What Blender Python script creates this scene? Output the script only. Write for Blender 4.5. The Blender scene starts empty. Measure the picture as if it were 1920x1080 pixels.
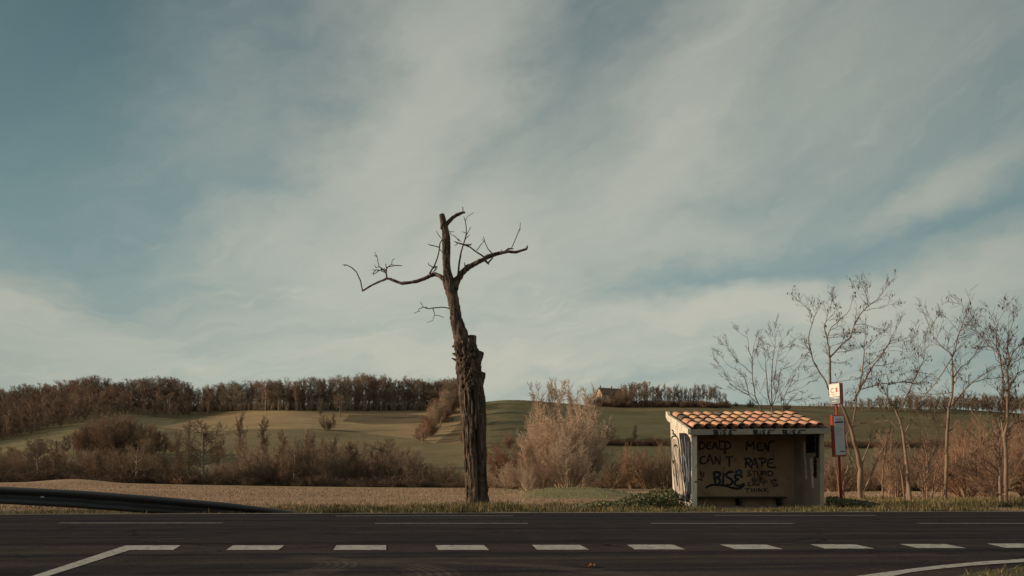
import bpy, math, random
import numpy as np
from mathutils import Vector, Matrix, noise as mn
R = math.radians
scene = bpy.context.scene
random.seed(7); rng = np.random.default_rng(7)

# ------------------------------------------------------------------ camera
F, H, YH, CX = 1500.0, 0.6, 912.0, 960.0
cam = bpy.data.objects.new('camera', bpy.data.cameras.new('camera'))
scene.collection.objects.link(cam)
cam.data.sensor_width = 36; cam.data.lens = 36*F/1920
cam.data.shift_y = (YH-540)/1920
cam.data.clip_start = 0.05; cam.data.clip_end = 20000
cam.location = (0, 0, H); cam.rotation_euler = (R(90), 0, 0)
scene.camera = cam

# ------------------------------------------------------------------ sky and sun
SUN_EL, SUN_AZ = 15.0, -91.0      # azimuth from +Y towards +X
S_ = Vector((math.sin(R(SUN_AZ))*math.cos(R(SUN_EL)), math.cos(R(SUN_AZ))*math.cos(R(SUN_EL)), math.sin(R(SUN_EL))))
sun = bpy.data.objects.new('sun', bpy.data.lights.new('sun', 'SUN'))
sun.data.energy = 4.3; sun.data.angle = R(0.6); sun.data.color = (1.0, 0.79, 0.56)
sun.rotation_euler = S_.to_track_quat('Z', 'Y').to_euler(); sun.location = (0, 0, 50)
scene.collection.objects.link(sun)
scene.view_settings.view_transform = 'Standard'; scene.view_settings.look = 'None'
scene.view_settings.exposure = 0.0; scene.view_settings.gamma = 1.0
scene.cycles.max_bounces = 6

class NT:
    def __init__(s, tree): s.t = tree; s.n = tree.nodes; s.l = tree.links
    def new(s, typ, **kw):
        n = s.n.new(typ)
        for k, v in kw.items():
            if hasattr(n, k): setattr(n, k, v)
        return n
    def put(s, sock, v):
        if isinstance(v, bpy.types.NodeSocket): s.l.new(v, sock)
        elif v is not None: sock.default_value = v
    def m(s, op, a, b=None, c=None, clamp=False):
        n = s.n.new('ShaderNodeMath'); n.operation = op; n.use_clamp = clamp
        s.put(n.inputs[0], a)
        if b is not None: s.put(n.inputs[1], b)
        if c is not None: s.put(n.inputs[2], c)
        return n.outputs[0]
    def mix(s, f, a, b, blend='MIX'):
        n = s.n.new('ShaderNodeMix'); n.data_type = 'RGBA'; n.blend_type = blend
        s.put(n.inputs[0], f)
        s.put(n.inputs[6], a if isinstance(a, bpy.types.NodeSocket) else (*a, 1))
        s.put(n.inputs[7], b if isinstance(b, bpy.types.NodeSocket) else (*b, 1))
        return n.outputs[2]
    def ramp(s, f, lo, hi):
        n = s.n.new('ShaderNodeMapRange'); n.interpolation_type = 'SMOOTHSTEP'
        s.put(n.inputs[0], f); n.inputs[1].default_value = lo; n.inputs[2].default_value = hi
        return n.outputs[0]
    def noise(s, vec, scale, detail=4, rough=0.5, dist=0.0):
        n = s.n.new('ShaderNodeTexNoise'); s.put(n.inputs['Vector'], vec)
        n.inputs['Scale'].default_value = scale; n.inputs['Detail'].default_value = detail
        n.inputs['Roughness'].default_value = rough; n.inputs['Distortion'].default_value = dist
        return n.outputs[0]
    def mapping(s, vec, scale=(1,1,1), rot=(0,0,0), loc=(0,0,0)):
        n = s.n.new('ShaderNodeMapping'); s.put(n.inputs[0], vec)
        n.inputs['Location'].default_value = loc; n.inputs['Rotation'].default_value = rot; n.inputs['Scale'].default_value = scale
        return n.outputs[0]
    def xyz(s, x, y, z):
        n = s.n.new('ShaderNodeCombineXYZ'); s.put(n.inputs[0], x); s.put(n.inputs[1], y); s.put(n.inputs[2], z)
        return n.outputs[0]

w = bpy.data.worlds.new('World'); scene.world = w; w.use_nodes = True
T = NT(w.node_tree); T.n.clear()
out = T.new('ShaderNodeOutputWorld'); bg = T.new('ShaderNodeBackground'); bg.inputs[1].default_value = 0.1
T.l.new(bg.outputs[0], out.inputs[0])
sky = T.new('ShaderNodeTexSky'); sky.sky_type = 'NISHITA'; sky.sun_disc = False
sky.sun_elevation = R(SUN_EL); sky.sun_rotation = R(SUN_AZ)
sky.air_density = 1.0; sky.dust_density = 1.0; sky.ozone_density = 1.5
tc = T.new('ShaderNodeTexCoord'); sep = T.new('ShaderNodeSeparateXYZ'); T.l.new(tc.outputs['Generated'], sep.inputs[0])
dx, dy, dz = sep.outputs
AZ = T.m('ARCTAN2', dx, dy)                    # 0 straight ahead, + to the right
EL = T.m('ARCSINE', dz)
def az_(px): return math.atan((px-CX)/F)
def el_(px, py): return math.atan((YH-py)/math.hypot(F, px-CX))
def blob(px, py, sx, sy, tilt=0.0, soft=1.0):
    """soft ellipse in azimuth/elevation, radii given in photo pixels"""
    a = T.m('SUBTRACT', AZ2, az_(px)); e = T.m('SUBTRACT', EL2, el_(px, py))
    c, s = math.cos(R(tilt)), math.sin(R(tilt))
    u = T.m('ADD', T.m('MULTIPLY', a, c), T.m('MULTIPLY', e, s))
    v = T.m('SUBTRACT', T.m('MULTIPLY', e, c), T.m('MULTIPLY', a, s))
    d = T.m('ADD', T.m('POWER', T.m('ABSOLUTE', T.m('MULTIPLY', u, F/sx)), 2.0), T.m('POWER', T.m('ABSOLUTE', T.m('MULTIPLY', v, F/sy)), 2.0))
    return T.m('POWER', 2.718, T.m('MULTIPLY', d, -soft))
# warp so that no edge is smooth
v0 = T.xyz(AZ, T.m('MULTIPLY', EL, 1.6), 0.0)
wn1 = T.noise(v0, 3.0, 5, 0.6); wn2 = T.noise(T.mapping(v0, loc=(5, 3, 1)), 3.0, 5, 0.6)
AZ2 = T.m('ADD', AZ, T.m('MULTIPLY', T.m('SUBTRACT', wn1, 0.5), 0.34))
EL2 = T.m('ADD', EL, T.m('MULTIPLY', T.m('SUBTRACT', wn2, 0.5), 0.20))
# thin cirrus: fibres climbing to the right overhead, lying flat near the horizon
def fibre(deg, a, b, sc, det, rough, dist=.5, loc=0):
    c_, s_ = math.cos(R(deg)), math.sin(R(deg))
    al = T.m('ADD', T.m('MULTIPLY', AZ3, c_*a), T.m('MULTIPLY', EL3, s_*a)); ac = T.m('ADD', T.m('MULTIPLY', AZ3, -s_*b), T.m('MULTIPLY', EL3, c_*b))
    return T.noise(T.xyz(al, ac, loc), sc, det, rough, dist)
AZ3 = T.m('ADD', AZ, T.m('MULTIPLY', T.m('SUBTRACT', wn1, 0.5), 0.16)); EL3 = T.m('ADD', EL, T.m('MULTIPLY', T.m('SUBTRACT', wn2, 0.5), 0.16))
upf = T.ramp(EL, 0.14, 0.36)
big = fibre(48, .9, 2.1, 2.6, 6, .55, .3, 2.0)
f_up = fibre(38, .8, 3.6, 4.2, 10, .62, .4, 5.0); f_lo = fibre(4, .7, 5.0, 4.0, 10, .62, .5, 9.0)
f_up2 = fibre(22, .8, 4.5, 9.0, 9, .65, .3, 1.0); f_lo2 = fibre(7, .8, 6.0, 8.0, 9, .66, .3, 12.0)
def lerp(k, a, b): return T.m('ADD', a, T.m('MULTIPLY', k, T.m('SUBTRACT', b, a)))
fib = lerp(upf, f_lo, f_up); fib2 = lerp(upf, f_lo2, f_up2)
cl = None
for (px_, py_, sx_, sy_, ti, am) in [(760, 230, 520, 170, 62, 1.0), (900, 480, 420, 150, 20, .85), (1250, 250, 560, 150, 42, .8), (1620, 90, 380, 140, 25, .5), (560, 500, 300, 100, -6, .85), (1500, 575, 620, 45, 3, .95), (90, 610, 300, 90, -8, .95),
        (900, 660, 620, 60, 2, .8), (1760, 340, 220, 40, 14, .65), (250, 680, 520, 40, 0, .7), (1230, 470, 200, 60, 15, .7), (330, 280, 240, 130, 30, .45)]:
    b = T.m('MULTIPLY', blob(px_, py_, sx_, sy_, ti, .9), am); cl = b if cl is None else T.m('MAXIMUM', cl, b)
cl = T.m('MAXIMUM', cl, T.m('MULTIPLY', T.ramp(T.m('ABSOLUTE', AZ), 0.62, 1.0), 0.5))
clear_ = T.m('MAXIMUM', T.m('MULTIPLY', T.m('MAXIMUM', blob(1400, 512, 210, 22, 3), blob(1660, 440, 330, 30, 6)), 0.5), blob(90, 150, 330, 300, 0))
clear_ = T.m('MAXIMUM', clear_, T.m('MULTIPLY', blob(1130, 150, 140, 90, 45), .2))
d_ = T.m('ADD', T.m('MULTIPLY', cl, 0.62), T.m('MULTIPLY', T.m('SUBTRACT', big, 0.5), 0.30))
upk = T.m('SUBTRACT', 1.0, T.m('MULTIPLY', upf, 0.62)); d_ = T.m('ADD', d_, T.m('MULTIPLY', T.m('MULTIPLY', T.m('SUBTRACT', fib, 0.5), 0.85), upk)); d_ = T.m('ADD', d_, T.m('MULTIPLY', T.m('MULTIPLY', T.m('SUBTRACT', fib2, 0.5), 0.55), upk))
d_ = T.m('SUBTRACT', T.m('ADD', d_, 0.26), T.m('MULTIPLY', clear_, 0.42))
wisp = T.m('MULTIPLY', T.ramp(fib2, .52, .72), T.ramp(T.noise(T.xyz(AZ, EL, 3.0), 6.0, 3, .5), .45, .62)); d_ = T.m('ADD', d_, T.m('MULTIPLY', T.m('MULTIPLY', wisp, .30), T.m('SUBTRACT', 1.0, T.m('MULTIPLY', upf, .75))))
mask = T.ramp(d_, -0.16, 1.04)
low = T.ramp(EL, 0.0, 0.30)
top = T.ramp(EL, 0.20, 0.62)
blue = T.mix(top, T.mix(low, (3.45, 4.10, 3.75), (1.85, 2.95, 3.00)), (0.70, 1.25, 1.45))
cream = T.mix(top, T.mix(low, (6.3, 5.9, 4.6), (5.6, 5.45, 4.5)), (4.5, 4.6, 4.0))
side = T.ramp(T.m('ABSOLUTE', AZ), 0.25, 0.62)
col = T.mix(T.m('MULTIPLY', mask, 0.96), blue, cream)
nsk = T.mix(1.0, sky.outputs[0], (0.62, 0.95, 0.95), 'MULTIPLY')
col = T.mix(0.10, col, nsk)
col = T.mix(T.m('MULTIPLY', side, 0.22), col, (0.9, 1.5, 1.55))
T.l.new(col, bg.inputs[0])

# ------------------------------------------------------------------ helpers
def P(px, py, D): return Vector(((px-CX)/F*D, D, H+(YH-py)/F*D))
def G(px, py, z=0.0):
    D = F*(H-z)/(py-YH); return Vector(((px-CX)/F*D, D, z))
def tag(o, label=None, cat=None, group=None, kind=None):
    if label: o['label'] = label
    if cat: o['category'] = cat
    if group: o['group'] = group
    if kind: o['kind'] = kind
    return o
def link(o, parent=None):
    scene.collection.objects.link(o)
    if parent: o.parent = parent
    return o
def empty(name, loc, label, cat, group=None, rz=0):
    o = bpy.data.objects.new(name, None); o.empty_display_size = 0.3
    o.location = loc; o.rotation_euler = (0, 0, rz); link(o)
    return tag(o, label, cat, group)
def np_mesh(name, V, Fc, col=None, smooth=False):
    """V (n,3); Fc list of int arrays (m,k)"""
    me = bpy.data.meshes.new(name)
    V = np.asarray(V, dtype=np.float32)
    if not isinstance(Fc, (list, tuple)): Fc = [Fc]
    Fc = [np.asarray(f, dtype=np.int32) for f in Fc if len(f)]
    loops = np.concatenate([f.ravel() for f in Fc]); tot = np.concatenate([np.full(len(f), f.shape[1], np.int32) for f in Fc])
    st = np.concatenate([[0], np.cumsum(tot)[:-1]]).astype(np.int32)
    me.vertices.add(len(V)); me.vertices.foreach_set('co', V.ravel())
    me.loops.add(len(loops)); me.loops.foreach_set('vertex_index', loops)
    me.polygons.add(len(tot)); me.polygons.foreach_set('loop_start', st); me.polygons.foreach_set('loop_total', tot)
    if smooth: me.polygons.foreach_set('use_smooth', np.ones(len(tot), bool))
    if col is not None:
        a = me.color_attributes.new('col', 'FLOAT_COLOR', 'POINT')
        c = np.ones((len(V), 4), np.float32); c[:, :3] = col; a.data.foreach_set('color', c.ravel())
    me.update(calc_edges=True); me.validate()
    return me
class MB:
    def __init__(s): s.v = []; s.f = []; s.c = []; s.cur = (1, 1, 1)
    def add(s, vs, fs):
        b = len(s.v); s.v += [tuple(v) for v in vs]; s.f += [tuple(i+b for i in f) for f in fs]; s.c += [s.cur]*len(vs)
    def hexa(s, p):      # 8 points: bottom 4 ccw, top 4 ccw
        s.add(p, [(3,2,1,0),(4,5,6,7),(0,1,5,4),(1,2,6,5),(2,3,7,6),(3,0,4,7)])
    def box(s, x0, x1, y0, y1, z0, z1):
        s.hexa([(x0,y0,z0),(x1,y0,z0),(x1,y1,z0),(x0,y1,z0),(x0,y0,z1),(x1,y0,z1),(x1,y1,z1),(x0,y1,z1)])
    def ring_tube(s, rings, cap=True):
        n = len(rings[0]); b = len(s.v)
        for r in rings: s.v += [tuple(p) for p in r]; s.c += [s.cur]*n
        for i in range(len(rings)-1):
            for j in range(n):
                k = (j+1) % n
                s.f.append((b+i*n+j, b+i*n+k, b+(i+1)*n+k, b+(i+1)*n+j))
        if cap:
            s.f.append(tuple(b+j for j in reversed(range(n)))); s.f.append(tuple(b+(len(rings)-1)*n+j for j in range(n)))
    def cyl(s, p0, p1, r0, r1=None, n=12):
        r1 = r0 if r1 is None else r1; p0 = Vector(p0); p1 = Vector(p1); d = (p1-p0).normalized()
        a = d.orthogonal().normalized(); b2 = d.cross(a)
        s.ring_tube([[p+(a*math.cos(t)+b2*math.sin(t))*r for t in [2*math.pi*k/n for k in range(n)]] for p, r in ((p0, r0), (p1, r1))])
    def build(s, name, mat, parent=None, smooth=False, bevel=0):
        me = bpy.data.meshes.new(name); me.from_pydata(s.v, [], s.f)
        a = me.color_attributes.new('col', 'FLOAT_COLOR', 'POINT')
        for i, c in enumerate(s.c): a.data[i].color = (*c, 1)
        if smooth: me.polygons.foreach_set('use_smooth', [True]*len(me.polygons))
        me.materials.append(mat); o = bpy.data.objects.new(name, me); link(o, parent)
        if bevel:
            m = o.modifiers.new('bevel', 'BEVEL'); m.width = bevel; m.segments = 2; m.limit_method = 'ANGLE'
        return o

def material(name, base=(.5,.5,.5), rough=0.85, attr=False, nscale=0, namp=0.25, bump=0.0, bscale=40, stretch=(1,1,1), spec=0.25, metal=0.0, rand=0.0, dirt=None, dscale=2.0, dlo=.45, dhi=.7, coord='Object', translucent=0):
    m = bpy.data.materials.new(name); m.use_nodes = True; t = NT(m.node_tree); t.n.clear()
    o = t.new('ShaderNodeOutputMaterial'); b = t.new('ShaderNodeBsdfPrincipled'); t.l.new(b.outputs[0], o.inputs[0])
    b.inputs['Roughness'].default_value = rough; b.inputs['Specular IOR Level'].default_value = spec; b.inputs['Metallic'].default_value = metal
    tcn = t.new('ShaderNodeTexCoord').outputs[coord]
    if attr:
        at = t.new('ShaderNodeVertexColor'); at.layer_name = 'col'; c = at.outputs[0]
        c = t.mix(1.0, c, base, 'MULTIPLY')
    else:
        rg = t.new('ShaderNodeRGB'); rg.outputs[0].default_value = (*base, 1); c = rg.outputs[0]
    vec = t.mapping(tcn, scale=stretch)
    if nscale:
        f = t.noise(vec, nscale, 6, 0.62)
        f = t.m('ADD', t.m('MULTIPLY', t.m('SUBTRACT', f, 0.5), 4*namp), 1.0)
        cc = t.xyz(f, f, f); c = t.mix(1.0, c, cc, 'MULTIPLY')
    if rand:
        oi = t.new('ShaderNodeObjectInfo').outputs['Random']
        f = t.m('ADD', t.m('MULTIPLY', t.m('SUBTRACT', oi, 0.5), 2*rand), 1.0)
        f2 = t.m('ADD', t.m('MULTIPLY', t.m('SUBTRACT', t.m('FRACT', t.m('MULTIPLY', oi, 17.3)), 0.5), rand), 1.0)
        c = t.mix(1.0, c, t.xyz(f, t.m('MULTIPLY', f, f2), t.m('MULTIPLY', f, f2)), 'MULTIPLY')
    if dirt:
        f = t.ramp(t.noise(vec, dscale, 7, 0.65, .4), dlo, dhi); c = t.mix(f, c, dirt)
    t.l.new(c, b.inputs['Base Color'])
    if bump:
        bn = t.new('ShaderNodeBump'); bn.inputs['Strength'].default_value = bump; bn.inputs['Distance'].default_value = 0.02
        t.l.new(t.noise(vec, bscale, 6, .65), bn.inputs['Height']); t.l.new(bn.outputs[0], b.inputs['Normal'])
    return m

# ------------------------------------------------------------------ terrain shape
colx = np.array([-900, 0, 90, 180, 350, 530, 700, 850, 905, 960, 1120, 1360, 1540, 1920, 2800], float)
cyy = np.array([790, 770, 757, 748, 768, 766, 768, 764, 752, 746, 761, 757, 762, 768, 775], float)
cD = np.array([700, 640, 630, 620, 610, 570, 590, 590, 560, 560, 600, 620, 650, 650, 700], float)
byy = np.array([905, 905, 904, 905, 909, 912, 914, 915, 915, 915, 916, 918, 921, 921, 921], float)
_gx = np.arange(-900, 2801, 10.0); _k = np.exp(-(np.arange(-12, 13)/4.5)**2); _k /= _k.sum()
def _sm(a): f = np.interp(_gx, colx, a); return np.convolve(np.pad(f, 12, mode='edge'), _k, mode='valid')
cyy, cD, byy = _sm(cyy), _sm(cD), _sm(byy); colx = _gx
D0, D1 = 175.0, 230.0
POW = .78
def prof(px, D):
    px = np.clip(px, -900, 2800)
    yc = np.interp(px, colx, cyy); dc = np.interp(px, colx, cD); yb = np.interp(px, colx, byy)
    zb = H+(YH-yb)/F*D0                 # height at the far edge of the ploughed field
    z = np.where(D < 30, 0, zb*np.clip((D-30)/(D0-30), 0, 1))
    yb2 = yb-1.0
    zb1 = H+(YH-yb2)/F*D1
    z = np.where(D > D0, zb+(zb1-zb)*np.clip((D-D0)/(D1-D0), 0, 1), z)
    s = np.clip((D-D1)/(dc-D1), 0, 1)
    y = yb2-(yb2-yc)*s**POW
    zh = H+(YH-y)/F*np.minimum(D, dc)
    zh = zh-np.clip(D-dc, 0, None)*0.035
    return np.where(D > D1, zh, z)
def zt(X, Y):
    X = np.asarray(X, float); Y = np.asarray(Y, float)
    r = np.hypot(X, Y); az = np.arctan2(X, Y); lim = R(52)
    azc = np.clip(az, -lim, lim)
    px = CX+F*np.tan(azc); D = r*np.cos(azc)
    z = prof(px, D)
    # grassy bank in the field, right of the tree
    u = (px-1085)/105.0; e = np.exp(-(u**4))*np.exp(-((D-49)/11.0)**2)*np.where(px > 1085, np.exp(-((px-1085)/160)**2), 1)
    z = z+0.52*e
    # low swell at the left edge of the ploughed field
    z = z+0.75*np.exp(-((px-140)/75)**2)*np.exp(-((D-150)/25)**2)
    am = np.clip((np.abs(az)-lim)/R(60), 0, 1); z = z*(1-0.6*am)
    rough = np.clip((D-200)/200, 0, 1)
    z = z+rough*0.5*np.sin(X*0.021+Y*0.013)*np.sin(Y*0.03)
    return z
def gz(x, y): return float(zt(x, y))
def hit(px, py):
    """point of the hillside seen at a photo pixel"""
    yc = np.interp(px, colx, cyy); dc = np.interp(px, colx, cD); yb = np.interp(px, colx, byy)-1
    s = min(max((yb-py)/(yb-yc), 0), 1)**(1/POW)
    D = D1+(dc-D1)*s; x = (px-CX)/F*D
    return x, D
def inpoly(px, py, poly):
    poly = np.array(poly, float); ins = np.zeros(px.shape, bool); n = len(poly)
    for i in range(n):
        x1, y1 = poly[i]; x2, y2 = poly[(i+1) % n]
        c = ((y1 > py) != (y2 > py)) & (px < (x2-x1)*(py-y1)/(y2-y1+1e-9)+x1); ins ^= c
    return ins
def edgeD(X): return 17.62+0.086*X       # far edge of the carriageway

def build_ground():
    azs = np.concatenate([np.arange(-180, -36, 3.0), np.arange(-36, 36, 0.10), np.arange(36, 180.1, 3.0)])
    rs = np.concatenate([[0.3, 2, 5, 9, 13], np.arange(16, 40, 1.0), np.geomspace(40, 175, 70), np.linspace(177, 720, 260), np.geomspace(740, 9000, 22)])
    A, Rr = np.meshgrid(np.radians(azs), rs); X = Rr*np.sin(A); Y = Rr*np.cos(A)
    Z = zt(X, Y); na, nr = len(azs), len(rs)
    V = np.stack([X, Y, Z], -1).reshape(-1, 3)
    i = np.arange(nr-1)[:, None]*na; j = np.arange(na-1)[None]
    Q = np.stack([i+j, i+j+1, i+na+j+1, i+na+j], -1).reshape(-1, 4)[:, ::-1]
    x, y, z = V.T; D = np.maximum(y, 1e-3)
    px = CX+F*x/D; py = YH-F*(z-H)/D; front = y > 5
    wob = np.array([mn.noise((a*.02, b*.02, 0)) for a, b in zip(x, y)])
    pxw = px+6*wob; pyw = py+2.0*wob
    c = np.tile(np.array([.182, .147, .080]), (len(V), 1))              # winter pasture
    def paint(m, col): c[m] = col
    far = front & (y > D1)
    kk = np.clip((pxw-860)/60, 0, 1)[far, None]; c[far] = c[far]*(1-kk)+np.array([.148, .130, .068])*kk
    paint(far & inpoly(pxw, pyw, [(-200,850),(0,826),(130,797),(240,776),(330,786),(300,812),(120,838),(-200,870)]), (.228, .192, .100))
    paint(far & inpoly(pxw, pyw, [(300,800),(400,780),(470,760),(900,755),(862,800),(850,832),(815,832),(800,826),(640,806),(480,803),(380,812)]), (.330, .240, .135))
    paint(far & inpoly(pxw, pyw, [(330,812),(480,803),(640,806),(800,826),(790,845),(600,835),(400,835)]), (.200, .162, .090))
    paint(far & inpoly(pxw, pyw, [(655,778),(760,776),(850,783),(850,790),(700,796),(640,790)]), (.170, .130, .080))  # shadow strip across the tan field, painted into the ground colour
    paint(far & inpoly(pxw, pyw, [(815,835),(865,790),(880,800),(880,835)]), (.200, .140, .080))
    paint(far & inpoly(pxw, pyw, [(880,740),(1010,740),(1000,770),(880,764)]), (.165, .145, .070))
    paint(far & inpoly(pxw, pyw, [(1100,760),(2000,760),(2000,772),(1100,770)]), (.190, .150, .080))
    paint(far & inpoly(pxw, pyw, [(1100,822),(1300,822),(1560,830),(1920,835),(1920,842),(1100,834)]), (.075, .080, .035))
    paint(far & inpoly(pxw, pyw, [(1400,775),(1920,790),(1920,835),(1560,828),(1400,822)]), (.150, .122, .062))
    # ploughed field and its borders
    pl = front & (D <= 158) & (D > 20)
    paint(front & (D > 158) & (D <= D1), (.300, .245, .120))
    paint(pl, (.350, .225, .145))
    ub = (px-1085+14*wob)/105.0; eb = np.exp(-(ub**4))*np.where(px > 1085, np.exp(-((px-1085)/160)**2), 1)*np.exp(-((D-47+3*wob)/13.0)**4)
    wb_ = np.clip((eb-.18)/.35+.25*wob, 0, 1)[:, None]*pl[:, None]; c = c*(1-wb_)+np.array([.215, .185, .095])*wb_
    paint(front & (D > 95) & (D <= D1) & (px > 940) & (px < 1000), (.18, .17, .08))
    paint((r_ := np.hypot(x, y)) <= 23.5, (.140, .120, .062))
    me = np_mesh('ground', V, Q, c, smooth=True)
    m = bpy.data.materials.new('ground'); m.use_nodes = True; t = NT(m.node_tree); b = t.n['Principled BSDF']
    b.inputs['Roughness'].default_value = .95; b.inputs['Specular IOR Level'].default_value = .1
    at = t.new('ShaderNodeVertexColor'); at.layer_name = 'col'
    pos = t.new('ShaderNodeNewGeometry').outputs['Position']
    n1 = t.noise(pos, .035, 8, .65); n2 = t.noise(pos, 3.0, 6, .7); n3 = t.noise(t.mapping(pos, scale=(.15, 1, 1), rot=(0, 0, R(20))), .22, 5, .6)
    f = t.m('ADD', t.m('MULTIPLY', t.m('SUBTRACT', n1, .5), 1.2), t.m('MULTIPLY', t.m('SUBTRACT', n2, .5), 1.5))
    f = t.m('ADD', t.m('ADD', f, t.m('MULTIPLY', t.m('SUBTRACT', n3, .5), .8)), 1.0)
    c0 = t.mix(1.0, at.outputs[0], t.xyz(f, f, f), 'MULTIPLY')
    c0 = t.mix(t.m('MULTIPLY', t.ramp(t.noise(pos, .09, 6, .6), .5, .75), .5), c0, t.mix(1.0, c0, (1.25, .85, .7), 'MULTIPLY'))
    fw = t.new('ShaderNodeTexWave'); fw.inputs['Scale'].default_value = .30; fw.inputs['Distortion'].default_value = 3.0; fw.inputs['Detail'].default_value = 5; t.l.new(t.mapping(pos, rot=(0, 0, R(68))), fw.inputs[0])
    c0 = t.mix(t.m('MULTIPLY', fw.outputs[1], .38), c0, t.mix(1.0, c0, (.55, .48, .42), 'MULTIPLY'))
    t.l.new(c0, b.inputs['Base Color'])
    bn = t.new('ShaderNodeBump'); bn.inputs['Strength'].default_value = .9; bn.inputs['Distance'].default_value = .12
    fur = t.new('ShaderNodeTexWave'); fur.inputs['Scale'].default_value = .55; fur.inputs['Distortion'].default_value = 2.5
    fur.inputs['Detail'].default_value = 4; t.l.new(t.mapping(pos, rot=(0, 0, R(62))), fur.inputs[0])
    hh = t.m('ADD', t.noise(pos, 2.2, 9, .75), t.m('MULTIPLY', fur.outputs[1], .25))
    t.l.new(hh, bn.inputs['Height']); t.l.new(bn.outputs[0], b.inputs['Normal'])
    me.materials.append(m); o = bpy.data.objects.new('ground', me); link(o); tag(o, kind='structure')
build_ground()

# ------------------------------------------------------------------ road and paint
def poly_obj(name, polys, mat, z, kind='structure'):
    V = []; Fs = []
    for p in polys:
        b = len(V); V += [(q[0], q[1], z) for q in p]; Fs.append(tuple(range(b, b+len(p))))
    me = bpy.data.meshes.new(name); me.from_pydata(V, [], Fs); me.materials.append(mat)
    import bmesh
    bm = bmesh.new(); bm.from_mesh(me)
    for f in bm.faces:
        f.normal_update()
        if f.normal.z < 0: f.normal_flip()
    bm.to_mesh(me); bm.free()
    o = bpy.data.objects.new(name, me); link(o); tag(o, kind=kind); return o

ma = bpy.data.materials.new('asphalt'); ma.use_nodes = True; t = NT(ma.node_tree); b = t.n['Principled BSDF']
pos = t.new('ShaderNodeNewGeometry').outputs['Position']
RD = math.atan(.086)
rv = t.mapping(pos, rot=(0, 0, -RD))
band = t.noise(t.mapping(rv, scale=(.03, 1.0, 1)), 1.1, 6, .6)
band2 = t.noise(t.mapping(rv, scale=(.06, 1.0, 1), loc=(3, 7, 0)), 3.2, 5, .6)
spk = t.noise(pos, 55, 4, .8); mott = t.noise(pos, 1.6, 6, .6)
sy_ = t.new('ShaderNodeSeparateXYZ'); t.l.new(rv, sy_.inputs[0]); yy = sy_.outputs[1]; xx = sy_.outputs[0]
c = t.mix(t.ramp(yy, 6.6, 9.5), (.060, .049, .045), (.044, .038, .040))
c = t.mix(t.ramp(band, .42, .62), c, (.029, .027, .031))
c = t.mix(t.m('MULTIPLY', t.ramp(band2, .5, .68), .55), c, (.078, .062, .055))
f = t.m('ADD', t.m('MULTIPLY', t.m('SUBTRACT', spk, .5), 2.2), t.m('MULTIPLY', t.m('SUBTRACT', mott, .5), .8)); f = t.m('ADD', f, 1.0)
c = t.mix(1.0, c, t.xyz(f, f, f), 'MULTIPLY')
# dusty tyre arcs left by turning vehicles
sx2 = t.new('ShaderNodeSeparateXYZ'); t.l.new(pos, sx2.inputs[0])
def arc(cx, cy, r, wd, amt, c, a0, a1):
    ddx = t.m('SUBTRACT', sx2.outputs[0], cx); ddy = t.m('SUBTRACT', sx2.outputs[1], cy)
    rr = t.m('SQRT', t.m('ADD', t.m('MULTIPLY', ddx, ddx), t.m('MULTIPLY', ddy, ddy)))
    k = t.m('SUBTRACT', 1.0, t.ramp(t.m('ABSOLUTE', t.m('SUBTRACT', rr, r)), wd*.5, wd))
    an = t.m('ARCTAN2', ddy, ddx); k = t.m('MULTIPLY', k, t.m('MULTIPLY', t.ramp(an, a0, a0+.5), t.m('SUBTRACT', 1.0, t.ramp(an, a1-.4, a1))))
    br = t.ramp(t.m('SINE', t.m('MULTIPLY', rr, 95)), -.6, .8)
    k = t.m('MULTIPLY', k, t.m('ADD', t.m('MULTIPLY', br, .7), .3)); k = t.m('MULTIPLY', k, t.ramp(t.noise(pos, 4, 5, .7), .3, .6))
    return t.mix(t.m('MULTIPLY', k, amt), c, (.19, .155, .125))
c = arc(-2.25, 5.9, .95, .20, .34, c, -1.3, 1.3)
c = arc(-1.75, 5.2, 1.25, .22, .34, c, -.5, 1.5)
c = arc(-1.0, 4.2, 2.1, .15, .35, c, -.3, 1.6)
# tar-sealed crack along the joint
crk = t.m('ABSOLUTE', t.m('SUBTRACT', t.m('ADD', yy, t.m('MULTIPLY', t.noise(pos, .8, 6, .7), .25)), 10.35))
c = t.mix(t.m('MULTIPLY', t.m('SUBTRACT', 1.0, t.ramp(crk, .01, .05)), .6), c, (.008, .008, .009))
vo = t.new('ShaderNodeTexVoronoi'); vo.feature = 'DISTANCE_TO_EDGE'; vo.inputs['Scale'].default_value = .55
wv = t.new('ShaderNodeVectorMath'); wv.operation = 'ADD'; t.l.new(pos, wv.inputs[0]); nz = t.noise(pos, 1.3, 6, .7); t.l.new(t.xyz(nz, t.noise(pos, 1.7, 6, .7), 0.0), wv.inputs[1]); t.l.new(wv.outputs[0], vo.inputs['Vector'])
ck2 = t.m('MULTIPLY', t.m('SUBTRACT', 1.0, t.ramp(vo.outputs[0], .002, .012)), t.ramp(t.noise(pos, .35, 3, .5), .48, .6))
c = t.mix(t.m('MULTIPLY', ck2, .7), c, (.006, .006, .007))
wear = t.ramp(t.noise(t.mapping(pos, scale=(1, 2, 1)), 2.4, 9, .75), .5, .75); c = t.mix(t.m('MULTIPLY', wear, .35), c, (.105, .086, .072))
t.l.new(c, b.inputs['Base Color']); b.inputs['Roughness'].default_value = .95; b.inputs['Specular IOR Level'].default_value = .0
bn = t.new('ShaderNodeBump'); bn.inputs['Strength'].default_value = .5; bn.inputs['Distance'].default_value = .006
t.l.new(t.noise(pos, 90, 4, .8), bn.inputs['Height']); t.l.new(bn.outputs[0], b.inputs['Normal'])
far = [(X, edgeD(X)) for X in np.linspace(-160, 160, 81)]
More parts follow.
